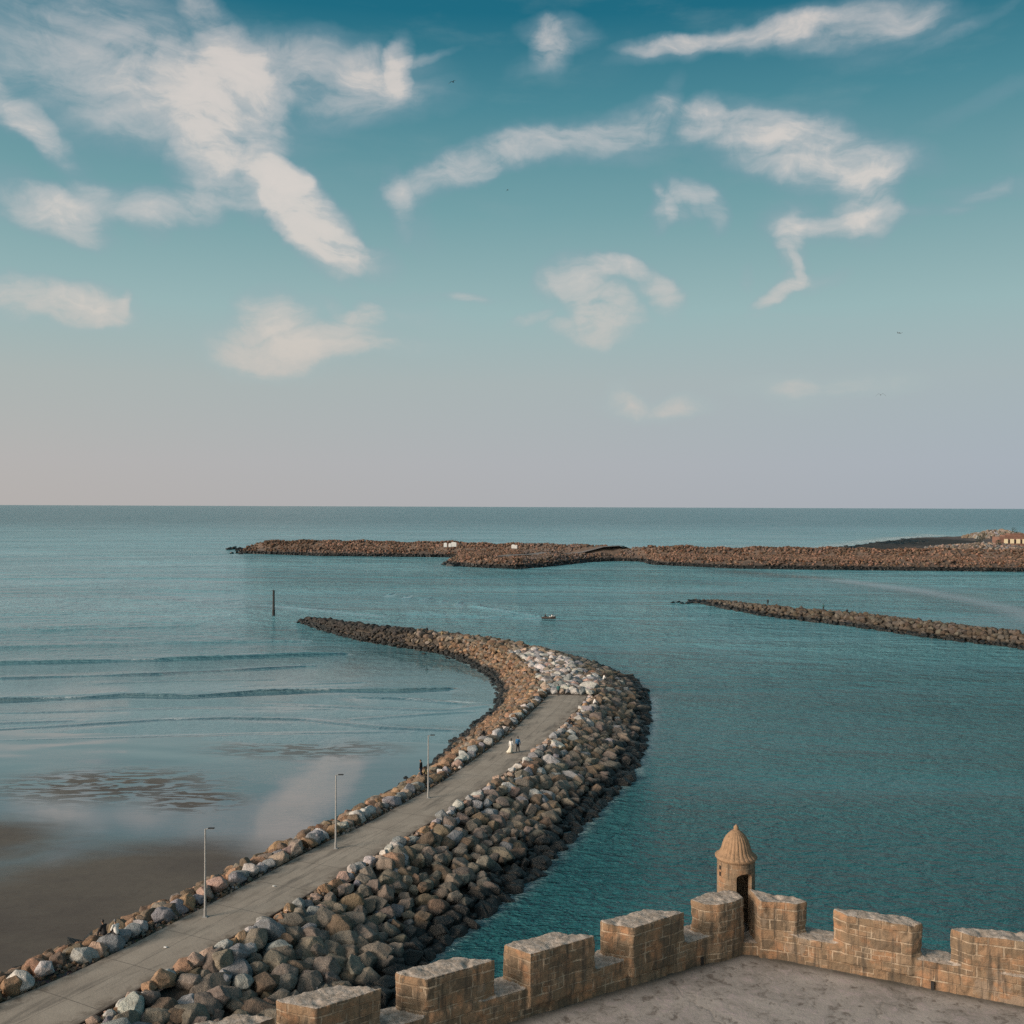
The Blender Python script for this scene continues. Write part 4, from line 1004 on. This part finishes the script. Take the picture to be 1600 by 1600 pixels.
# terrace floor, a gently uneven sheet
N1 = 90; V = []; Fc = []
for i in range(N1 + 1):
    for j in range(N1 + 1):
        x = Lend[0] + (Rend[0] + 1 - Lend[0]) * i / N1
        yb = np.interp(x, [Lend[0], inner[0], Rend[0] + 1], [Lend[1] + .35, inner[1] + .25, Rend[1] + .2]); y = yb - 26 * (1 - j / N1) ** 2.2
        V.append((x, y, TZ + .02 * mnoise.noise(Vector((x * .5, y * .5, 0))) + .01))
for i in range(N1):
    for j in range(N1): a = i * (N1 + 1) + j; Fc.append((a, a + N1 + 1, a + N1 + 2, a + 1))
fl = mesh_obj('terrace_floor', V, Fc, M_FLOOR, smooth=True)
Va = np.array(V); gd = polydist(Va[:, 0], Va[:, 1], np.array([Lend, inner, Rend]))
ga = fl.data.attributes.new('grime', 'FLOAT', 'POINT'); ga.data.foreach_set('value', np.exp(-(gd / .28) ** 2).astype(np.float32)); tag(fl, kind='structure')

# ------------------------------------------------------------------ sentry turret
sr = empty('sentry_turret', (*sentry_c, TZ)); tag(sr, 'small round sandstone sentry turret with a fluted dome at the wall corner', 'turret')
RD = .60; ZB = 2.50; DOORW = .265; DT = 2.18
door_dir = math.atan2(-1, .28)
bm = bmesh.new(); n = 96
def door_half(z):     # half angle of the door opening at height z
    if z < .3: return 0
    hw = DOORW
    if z > DT - .14: k = (z - (DT - .14)) / .14; hw = DOORW * math.sqrt(max(0, 1 - k * k)) if k < 1 else 0
    return math.asin(min(1, hw / RD)) if hw > 0 else 0
zs = [-1.1, .3, .301] + list(np.linspace(.4, DT - .14, 12)) + list(np.linspace(DT - .12, DT, 7)) + [DT + .001, ZB]
ring = []
for z in zs:
    dh = door_half(z); row = []
    for k in range(n + 1):
        a = door_dir + dh + (2 * math.pi - 2 * dh) * k / n
        row.append((a, z))
    ring.append(row)
outv = [[bm.verts.new((RD * math.cos(a), RD * math.sin(a), z)) for a, z in row] for row in ring]
inv_ = [[bm.verts.new(((RD - .13) * math.cos(a), (RD - .13) * math.sin(a), z)) for a, z in row] for row in ring]
for A, B, c_, d_ in zip(outv, outv[1:], inv_, inv_[1:]):
    for k in range(n): bm.faces.new((A[k], A[k + 1], B[k + 1], B[k])); bm.faces.new((c_[k], d_[k], d_[k + 1], c_[k + 1]))
    bm.faces.new((A[0], B[0], d_[0], c_[0])); bm.faces.new((A[n], c_[n], d_[n], B[n]))
bmesh.ops.remove_doubles(bm, verts=bm.verts, dist=.0005)
bm_obj('drum', bm, M_DRUM, sr)
bm = bmesh.new(); lathe(bm, [(.05, -3.0), (.2, -2.7), (.42, -2.0), (.56, -1.4), (.66, -1.12), (.66, -1.0), (.60, -.98)], 40); bm_obj('corbel', bm, M_DRUM, sr)
bm = bmesh.new(); lathe(bm, [(.44, ZB - .02), (.615, ZB - .02), (.63, ZB + .01), (.665, ZB + .05), (.67, ZB + .08), (.63, ZB + .1), (.3, ZB + .12)], 64); bm_obj('cornice', bm, M_DOME, sr, True)
prof = [(.655, .082), (.66, .10), (.60, .13), (.53, .19), (.475, .28), (.445, .38), (.42, .48), (.38, .59), (.32, .70), (.24, .80), (.15, .88), (.09, .92)]
fl_ = lambda a, z: 1 + .055 * (abs(math.sin(a * 12)) ** .7 - .5) * min(1, max(0, (.98 - z + .02) / .3)) * min(1, z / .14)
bm = bmesh.new(); lathe(bm, prof, 240, ZB, fl_); bm_obj('dome', bm, M_DOME, sr, True)
bm = bmesh.new(); lathe(bm, [(.085, .90), (.095, .93), (.07, .95), (.085, .99), (.07, 1.03), (.03, 1.06), (.01, 1.09)], 20, ZB); bm_obj('finial', bm, M_DOME, sr, True)
bm = bmesh.new(); wa = math.radians(203)
for zz in (2.28, 2.08): box(bm, (math.cos(wa) * .59, math.sin(wa) * .59, zz), (.06, .07, .12), wa)
bm_obj('slit_window', bm, M_DARK, sr)
bm = bmesh.new(); lathe(bm, [(.46, .29), (.46, .31)], 40); bm_obj('turret_floor', bm, M_FLOOR, sr)

# ------------------------------------------------------------------ lamp posts
def lamp(x, y, ad, first=None):
    r = empty('lamp_post', (x, y, 3.0), 0)
    bm = bmesh.new(); box(bm, (0, 0, .03), (.36, .36, .05), 0, .01); bm_obj('base_plate', bm, M_POLE, r)
    bm = bmesh.new(); tube(bm, (0, 0, .05), (0, 0, 6.25), .085, .05, 14); tube(bm, (0, 0, .05), (0, 0, .6), .105, .1, 14); bm_obj('pole', bm, M_POLE, r)
    bm = bmesh.new(); tube(bm, (0, 0, 6.2), (.3, 0, 6.27), .035, .03, 8); bm_obj('arm', bm, M_POLE, r)
    bm = bmesh.new(); box(bm, (.42, 0, 6.28), (.46, .2, .07), 0, .02); h = bm_obj('lamp_head', bm, M_LAMP, r)
    bm = bmesh.new(); box(bm, (.44, 0, 6.237), (.34, .15, .02), 0, .004); bm_obj('lens', bm, M_GLASS, h)
    return r
lp0 = None
for (px, py, lab) in ((320.5, 1433, 'nearest grey lamp post on the beach side of the pier path'), (524.5, 1326, 'middle one of the three grey lamp posts along the pier path'), (669, 1247, 'farthest and palest lamp post, beside the dark-clad pair on the rocks')):
    p = up(px, py, 3.0)
    if lp0 is None: lp0 = lamp(p[0], p[1], 0); r = lp0
    else:
        r = lp0.copy(); C.objects.link(r)
        for ch in list(lp0.children):
            c_ = ch.copy(); C.objects.link(c_); c_.parent = r
            for g in ch.children: d_ = g.copy(); C.objects.link(d_); d_.parent = c_
        r.location = (p[0], p[1], 3.0)
    tag(r, lab, 'lamp post', 'lamp posts along the pier path')
# ------------------------------------------------------------------ people
def capsule(bm, a, b_, r0, r1, n=10):
    a, b_ = Vector(a), Vector(b_)
    for p, r in ((a, r0), (b_, r1)): bmesh.ops.create_icosphere(bm, subdivisions=2, radius=r, matrix=Matrix.Translation(p))
    if (b_ - a).length > 1e-4: tube(bm, a, b_, r0, r1, n)
def remeshed(name, bm, mat, vox, parent=None):
    o = bm_obj(name, bm, mat); md = o.modifiers.new('r', 'REMESH'); md.mode = 'VOXEL'; md.voxel_size = vox; md.use_smooth_shade = True
    sm = o.modifiers.new('s', 'SMOOTH'); sm.factor = .5; sm.iterations = 3
    bpy.context.view_layer.update(); apply_mods(o); o.data.name = name
    o.data.polygons.foreach_set('use_smooth', [True] * len(o.data.polygons))
    if parent is not None: o.parent = parent
    return o
def person(loc, face, pose, label, topc, botc, dress=False, hat=None, longhair=False, scale=1.0, group=None, holdright=False):
    """face: direction in radians the person looks to; local +x is forward"""
    H = {}
    if pose == 'stand' or pose == 'walk':
        st = .22 if pose == 'walk' else .03; pel = Vector((0, 0, .92))
        H['hip'] = [Vector((0, s * .09, .90)) for s in (-1, 1)]
        H['knee'] = [Vector((st * .6, -.09, .50)), Vector((-st * .2 + .03, .09, .49))]
        H['ank'] = [Vector((st, -.09, .08)), Vector((-st, .09, .10 if pose == 'stand' else .13))]
        H['toe'] = [a + Vector((.17, 0, -.045)) for a in H['ank']]
    else:
        pel = Vector((0, 0, .12))
        H['hip'] = [Vector((0, s * .09, .12)) for s in (-1, 1)]
        H['knee'] = [Vector((.40, s * .13, .30)) for s in (-1, 1)]
        H['ank'] = [Vector((.55, s * .12, -.08)) for s in (-1, 1)]
        H['toe'] = [a + Vector((.17, 0, -.04)) for a in H['ank']]
    lean = .03 if pose != 'sit' else .12
    ch = pel + Vector((lean, 0, .38)); nk = pel + Vector((lean * 1.3, 0, .56)); hd = pel + Vector((lean * 1.6 + .02, 0, .71))
    sh = [ch + Vector((0, s * .18, .10)) for s in (-1, 1)]
    if pose == 'sit': el = [ch + Vector((.12, s * .24, -.18)) for s in (-1, 1)]; wr = [ch + Vector((.32, s * .15, -.24)) for s in (-1, 1)]
    else:
        sw = .1 if pose == 'walk' else 0
        el = [ch + Vector((-sw * .5 * s, s * .24, -.18)) for s in (-1, 1)]; wr = [ch + Vector((sw * -s + .04, s * .25, -.43)) for s in (-1, 1)]
    bm = bmesh.new()
    capsule(bm, pel, ch, .13, .135); capsule(bm, sh[0], sh[1], .06, .06); capsule(bm, ch, nk, .1, .055); capsule(bm, nk, hd, .052, .06)
    bmesh.ops.create_icosphere(bm, subdivisions=3, radius=1, matrix=Matrix.Translation(hd + Vector((.01, 0, .03))) @ Matrix.Diagonal((.095, .078, .118, 1)))
    bmesh.ops.create_icosphere(bm, subdivisions=2, radius=.018, matrix=Matrix.Translation(hd + Vector((.108, 0, .02))))      # nose
    capsule(bm, hd + Vector((.07, -.02, -.055)), hd + Vector((.07, .02, -.055)), .02, .02)                                   # jaw and mouth
    for s in (-1, 1): bmesh.ops.create_icosphere(bm, subdivisions=1, radius=.022, matrix=Matrix.Translation(hd + Vector((.0, s * .08, .025))))
    for s in (0, 1):
        capsule(bm, H['hip'][s], H['knee'][s], .088, .058); capsule(bm, H['knee'][s], H['ank'][s], .058, .04); capsule(bm, H['ank'][s], H['toe'][s], .042, .032)
        capsule(bm, sh[s], el[s], .05, .04); capsule(bm, el[s], wr[s], .04, .028)
        d = (wr[s] - el[s]).normalized(); palm = wr[s] + d * .075; capsule(bm, wr[s], palm, .028, .034)
        side = Vector((1, 0, 0)) if pose != 'sit' else Vector((0, 1, 0))
        for k in range(4):
            b0 = palm + side * ((k - 1.5) * .021) + d * .01; ln = (.07, .08, .075, .058)[k]; mid_ = b0 + d * ln * .55; 
            capsule(bm, b0, mid_, .0095, .009, 6); capsule(bm, mid_, mid_ + (d + Vector((0, -.35 if s else .35, 0))).normalized() * ln * .5, .009, .008, 6)
        tb = wr[s] + d * .03 + side * .026; capsule(bm, tb, tb + (d + side).normalized() * .06, .012, .01, 6)
    body = remeshed('person', bm, SKIN, .0125)
    body.location = loc; body.rotation_euler = (0, 0, face); body.scale = (scale,) * 3
    tag(body, label, 'person', group)
    # hair
    bm = bmesh.new()
    bmesh.ops.create_icosphere(bm, subdivisions=3, radius=1, matrix=Matrix.Translation(hd + Vector((-.012, 0, .05))) @ Matrix.Diagonal((.103, .09, .112, 1)))
    if longhair: capsule(bm, hd + Vector((-.06, 0, .02)), hd + Vector((-.11, 0, -.32)), .085, .055)
    remeshed('hair' if hat is None else 'cap', bm, HAIR if hat is None else CL[hat], .02, body)
    # top
    bm = bmesh.new(); capsule(bm, pel + Vector((0, 0, .02)), ch, .155, .165); capsule(bm, sh[0], sh[1], .082, .082); capsule(bm, ch, nk + Vector((0, 0, -.04)), .13, .075)
    for s in (0, 1): capsule(bm, sh[s], el[s], .075, .06); capsule(bm, el[s], wr[s] - (wr[s] - el[s]) * .08, .06, .045)
    remeshed('jacket' if not dress else 'bodice', bm, CL[topc], .02, body)
    # bottom
    bm = bmesh.new()
    if dress:
        lathe(bm, [(.17, 0), (.2, -.2), (.27, -.45), (.36, -.68), (.40, -.80)], 28, pel.z, lambda a, z: 1 + .07 * math.sin(a * 7) * min(1, -z * 1.5))
        for v in bm.verts: v.co.x -= .14 * max(0, pel.z - v.co.z); v.co.y += .12 * max(0, pel.z - v.co.z) ** 2 * 2
        o = bm_obj('skirt', bm, CL[botc], body, True)
    else:
        capsule(bm, pel + Vector((0, -.05, -.02)), pel + Vector((0, .05, -.02)), .125, .125)
        for s in (0, 1): capsule(bm, H['hip'][s], H['knee'][s], .108, .08); capsule(bm, H['knee'][s], H['ank'][s] + Vector((0, 0, .03)), .08, .06)
        remeshed('trousers', bm, CL[botc], .022, body)
    bm = bmesh.new()
    for s in (0, 1): capsule(bm, H['ank'][s] + Vector((-.02, 0, -.02)), H['toe'][s] + Vector((.03, 0, -.01)), .052, .04)
    remeshed('shoes', bm, CL['black'], .02, body)
    return body
away = math.pi / 2
FA = .55      # soles sit a little below the ankle
walk_dir = math.atan2(TG[int(SS[-1] * 0)][1], TG[0][0])
p1 = up(809, 1174.5, 3.02); p2 = up(798.5, 1176.5, 3.02)
i_, _t = station_of(p1[0], p1[1]); wd_ = math.atan2(TG[i_][1], TG[i_][0])
person((p1[0], p1[1], 3.02), wd_, 'walk', 'man in a blue jacket and black trousers walking away along the path', 'blue', 'black', scale=1.02, group='couple walking on the pier path')
person((p2[0], p2[1], 3.02), wd_ - .1, 'walk', 'long-haired woman in a flowing white dress walking beside the man in blue', 'white', 'cream', dress=True, longhair=True, scale=.96, group='couple walking on the pier path')
p3 = up(872.5, 1087, 3.02); person((p3[0], p3[1], 3.02), away, 'stand', 'person in dark teal clothes standing where the path ends', 'teal', 'black', scale=1.0)
s = SEATS['pair']
person((s[0] - .38, s[1] + .05, s[2] - .02), 2.6, 'sit', 'person in black with a pale collar seated left of the one in white', 'black', 'black', group='pair seated on the boulders')
person((s[0] + .38, s[1] + .1, s[2] - .02), 2.4, 'sit', 'person in a white top seated facing the sand on a grey boulder', 'white', 'black', hat='grey', group='pair seated on the boulders')
s = SEATS['dark_pair']
person((s[0] - .2, s[1], s[2] - .05), 2.8, 'stand', 'person in black and navy standing on the rocks behind the farthest lamp post', 'black', 'navy', scale=.98)
person((s[0] + .35, s[1] + .1, s[2] - .02), 2.8, 'sit', 'person in khaki seated on the rocks by the farthest lamp post', 'khaki', 'black')
s = SEATS['dark_sitter']; person((s[0], s[1], s[2]), 2.9, 'sit', 'person in black seated alone on the beach-side boulders above the couple', 'black', 'black')
s = SEATS['black_right']; person((s[0], s[1], s[2]), .2, 'sit', 'person in black seated on the seaward path edge', 'black', 'black')
s = SEATS['white_right']; person((s[0], s[1], s[2]), .2, 'sit', 'person in white seated on the seaward boulders near the path end', 'white', 'grey')
s = SEATS['far_stand']; person((s[0], s[1], s[2] - .05), away, 'stand', 'person in dark clothes standing on the far brown rocks', 'black', 'black')
s = SEATS['far_yellow']; person((s[0], s[1], s[2]), 1.0, 'sit', 'person in a khaki coat crouching on the far brown rocks', 'khaki', 'khaki', scale=1.15)
s = SEATS['white_far']; person((s[0], s[1], s[2]), .4, 'sit', 'person in white seated on the outer bend of the pier crest', 'white', 'grey')
for px, py, lab, pz in ((1198.5, 950, 'angler in dark clothes standing nearest the jetty tip', 1), (1286, 957, 'angler in teal clothes standing midway along the thin jetty', 1), (1322, 958.5, 'dark figure sitting low on the thin jetty', 0)):
    p = up(px, py, 2.2); j = int(np.hypot(jp[:, 0] - p[0], jp[:, 1] - p[1]).argmin())
    k_ = p[0] / p[1]; j = int(np.abs(jp[:, 0] / jp[:, 1] - k_).argmin()); q = jp[j]
    person((q[0], q[1], jz[j] * .95 + .75), away, 'stand' if pz else 'sit', lab, 'teal' if 'teal' in lab else 'black', 'black', group='people on the thin jetty', scale=1.0)

# ------------------------------------------------------------------ boat
bp = up(857, 966.5, 0); br = empty('fishing_boat', (bp[0], bp[1], 0), math.radians(-8)); br.scale = (.92, .92, .92)
tag(br, 'small open fishing boat with two people and a trailing wake', 'boat')
secs = []; 
for k in range(13):
    u_ = k / 12; x = -2.1 + 4.4 * u_; bw = .78 * (1 - max(0, u_ - .45) ** 2.2 * 3.6); bw = max(bw, .02); dk = .48 + .38 * u_ ** 2.2; kl = -.22 + .42 * max(0, u_ - .6) ** 1.5
    secs.append([(x, -bw, dk), (x, -bw * .92, dk * .45), (x, -bw * .5, kl * .7), (x, 0, kl), (x, bw * .5, kl * .7), (x, bw * .92, dk * .45), (x, bw, dk), (x, bw * .9, dk), (x, bw * .8, dk * .5), (x, 0, kl + .12), (x, -bw * .8, dk * .5), (x, -bw * .9, dk)])
V = [p for s_ in secs for p in s_]; n = 12
Fc = [(a * n + b_, a * n + (b_ + 1) % n, (a + 1) * n + (b_ + 1) % n, (a + 1) * n + b_) for a in range(12) for b_ in range(n)] + [tuple(range(n))[::-1], tuple(12 * n + i for i in range(n))]
mesh_obj('hull', V, Fc, simple('boat_hull_paint', (.10, .07, .06, 1), .6, 0, .3, 2), br)
bm = bmesh.new(); box(bm, (1.5, 0, .82), (1.0, .55, .08), 0, .02); box(bm, (-.2, 0, .42), (.22, 1.3, .05)); box(bm, (-1.2, 0, .42), (.22, 1.35, .05)); bm_obj('thwart', bm, M_WHITE, br)
bm = bmesh.new(); box(bm, (-2.28, 0, .72), (.28, .22, .34), 0, .05); tube(bm, (-2.3, 0, .6), (-2.32, 0, -.3), .05, .05, 8); bm_obj('outboard_motor', bm, M_LAMP, br)
bm = bmesh.new(); box(bm, (.45, 0, .55), (.5, .7, .28), 0, .05); bm_obj('net_crate', bm, M_WHITE, br)
for dx, c1, lab in ((-1.15, 'black', 'person in black at the stern of the small fishing boat'), (.95, 'white', 'person in white near the bow of the small fishing boat')):
    v = Matrix.Rotation(math.radians(-8), 3, 'Z') @ Vector((dx * .92, 0, .42)); person((bp[0] + v.x, bp[1] + v.y, v.z), math.radians(-8), 'sit', lab, c1, 'black', group='people in the fishing boat', scale=1.05)
# ------------------------------------------------------------------ channel marker
pp = up(427.5, 962, 0); mr = empty('channel_marker', (pp[0], pp[1], 0)); tag(mr, 'dark channel marker pile standing in the water off the pier tip', 'marker post')
bm = bmesh.new(); tube(bm, (0, 0, -2), (0, 0, 7.2), .36, .30, 18); bm_obj('pile', bm, M_PILE, mr)
bm = bmesh.new(); tube(bm, (0, 0, -.5), (0, 0, 1.7), .42, .40, 18); bm_obj('weed_collar', bm, M_DARK, mr)
bm = bmesh.new(); tube(bm, (0, 0, 7.2), (0, 0, 7.35), .42, .42, 18); tube(bm, (0, 0, 7.35), (0, 0, 7.9), .06, .05, 8); bm_obj('cap', bm, M_PILE, mr)
# ------------------------------------------------------------------ gulls
def gull(px, py, D, rz, flap, label):
    p = at_depth(px, py, D); r = empty('seagull', p, rz); tag(r, label, 'seagull', 'gulls in the sky')
    bm = bmesh.new(); lathe(bm, [(.01, -.22), (.05, -.14), (.07, 0), (.055, .12), (.04, .17), (.045, .22), (.012, .27)], 14)
    bmesh.ops.rotate(bm, matrix=Matrix.Rotation(math.pi / 2, 3, 'Y'), verts=bm.verts); bm_obj('body', bm, M_GULL, r, True)
    for s in (-1, 1):
        st = [(.0, .04, 0, .15), (-.02, .25, .12 * flap, .15), (.03, .42, .10 * flap, .12), (-.06, .62, -.03 * flap, .07), (-.14, .78, -.13 * flap, .015)]
        V = []
        for x, y, z, c_ in st: V += [(x + c_ / 2, y * s, z + .012), (x, y * s, z + .02), (x - c_ / 2, y * s, z), (x, y * s, z - .008)]
        Fc = []
        for a in range(len(st) - 1):
            for b_ in range(4): f = (a * 4 + b_, a * 4 + (b_ + 1) % 4, (a + 1) * 4 + (b_ + 1) % 4, (a + 1) * 4 + b_); Fc.append(f if s < 0 else f[::-1])
        Fc += [(0, 1, 2, 3)[::s], (16, 17, 18, 19)[::-s]]
        mesh_obj('wing', V, Fc, M_GULL, r)
gull(707.5, 128, 150, .9, 1.2, 'dark gull gliding high beside the large left cloud')
gull(793, 297, 260, .3, 1, 'tiny distant gull below the long streak of cloud')
gull(1376, 617, 160, 1.4, 1.5, 'gull with arched wings low above the horizon on the right')
gull(1405, 520, 170, 2.2, -1.0, 'gull with raised wings on the right, higher than the arched one')
# ------------------------------------------------------------------ litter on the path
for k, (px, py, lab) in enumerate(((258.5, 1480.5, 'scrap of white paper on the near part of the path'), (428, 1385, 'scrap of white paper on the path past the nearest lamp post'))):
    p = up(px, py, 3.03); bm = bmesh.new(); bmesh.ops.create_icosphere(bm, subdivisions=2, radius=1)
    for v in bm.verts: v.co = Vector((v.co.x * .13, v.co.y * .09, v.co.z * .035)) * (1 + .5 * mnoise.noise(v.co * 3 + Vector((k, 0, 0))))
    o = bm_obj('paper_scrap', bm, M_WHITE); o.location = (p[0], p[1], 3.06); tag(o, lab, 'litter', 'paper scraps on the path')
# ------------------------------------------------------------------ far things on the breakwater and headland
for (px, py, sx, sz, lab) in ((696, 851.5, 2.0, 1.8, 'leftmost small white block on the breakwater crest'), (703, 851.5, 1.6, 1.5, 'middle white block of the three on the crest'), (709, 851, 3.4, 2.0, 'widest white block on the breakwater crest'),
                         (802, 853.5, 2.2, 1.5, 'left one of two white blocks by the mole road'), (806.5, 853.8, 1.4, 1.3, 'right one of two white blocks by the mole road')):
    p = up(px, py, 8.6); bm = bmesh.new(); box(bm, (0, 0, sz / 2 - .4), (sx, 1.6, sz + .6), 0, .12)
    box(bm, (0, 0, sz - .05), (sx * .6, 1.1, .3), 0, .08)
    o = bm_obj('white_block', bm, M_WHITE); o.location = (p[0], p[1], 8.0); tag(o, lab, 'concrete block', 'white blocks on the breakwater')
bb = up(1564, 853, 4.2); bd = empty('low_building', (bb[0], bb[1], 4.0), math.radians(-4)); tag(bd, 'low red-brown building with cream panels at the right edge', 'building')
bm = bmesh.new(); box(bm, (24, 7, 2.6), (50, 14, 8.5), 0, .15); bm_obj('wall', bm, M_BRICKRED, bd)
bm = bmesh.new(); box(bm, (26, 8, 7.5), (44, 10, 1.4), 0, .2); box(bm, (14, 8, 8.6), (12, 8, 1.6), 0, .2); box(bm, (33, 8, 8.6), (18, 8, 1.8), 0, .2); bm_obj('roof', bm, M_BRICKRED, bd)
for k in range(10):
    bm = bmesh.new(); box(bm, (3.6 + k * 4.4, -.06, 3.7), (2.7, .3, 3.3), 0, .03); wn = bm_obj('window', bm, M_CREAM, bd)
    bm = bmesh.new(); box(bm, (5.8 + k * 4.4, -.05, 3.5), (.9, .2, 2.8)); bm_obj('dark_bay', bm, M_DARK, bd)
def tree(px, py, z, h, wd, lab, seed):
    p = up(px, py, z); r = empty('low_tree', (p[0], p[1], z - .3)); tag(r, lab, 'tree', 'trees on the headland'); rr = random.Random(seed)
    bm = bmesh.new(); tube(bm, (0, 0, -.5), (.2, 0, h * .55), .22, .12, 8); tube(bm, (.1, 0, h * .35), (wd * .25, .3, h * .7), .12, .05, 6); tube(bm, (.15, 0, h * .4), (-wd * .25, -.2, h * .75), .12, .05, 6)
    bm_obj('trunk', bm, M_BARK, r); bm = bmesh.new()
    for _ in range(420):
        a = rr.random() * 6.28; q = rr.random() ** .5; e = rr.uniform(-1, 1); c_ = Vector((math.cos(a) * q * wd * .5 * math.sqrt(1 - e * e * .8), math.sin(a) * q * wd * .5, h * .66 + e * h * .33))
        if mnoise.noise(c_ * .7 + Vector((seed, 0, 0))) < -.12: continue
        s_ = rr.uniform(.15, .4); n_ = Vector((rr.gauss(0, 1), rr.gauss(0, 1), rr.gauss(0, 1))).normalized(); t_ = n_.orthogonal().normalized(); b_ = n_.cross(t_)
        bm.faces.new([bm.verts.new(c_ + t_ * s_), bm.verts.new(c_ + b_ * s_ * .6), bm.verts.new(c_ - t_ * s_), bm.verts.new(c_ - b_ * s_ * .6)])
    bm_obj('crown', bm, M_LEAF, r)
tree(1567, 852, 4, 11, 6, 'dark low tree at the left end of the low building', 1)
tree(1561, 856, 4, 6, 5, 'bushy shrub left of the low building', 2)
tree(1585, 846, 6, 11.5, 5, 'dark spiky tree behind the low building', 3)
tree(1535, 848, 3, 9, 7, 'tallest dark tree on the rocky outcrop', 4)
tree(1530, 849, 3, 6, 7, 'low broad tree beside the tallest one on the outcrop', 5)
print('rocks', len(rocks), 'far', len(far), 'jetty', len(jr), 'tris', sum(len(m_.polygons) for m_ in bpy.data.meshes))
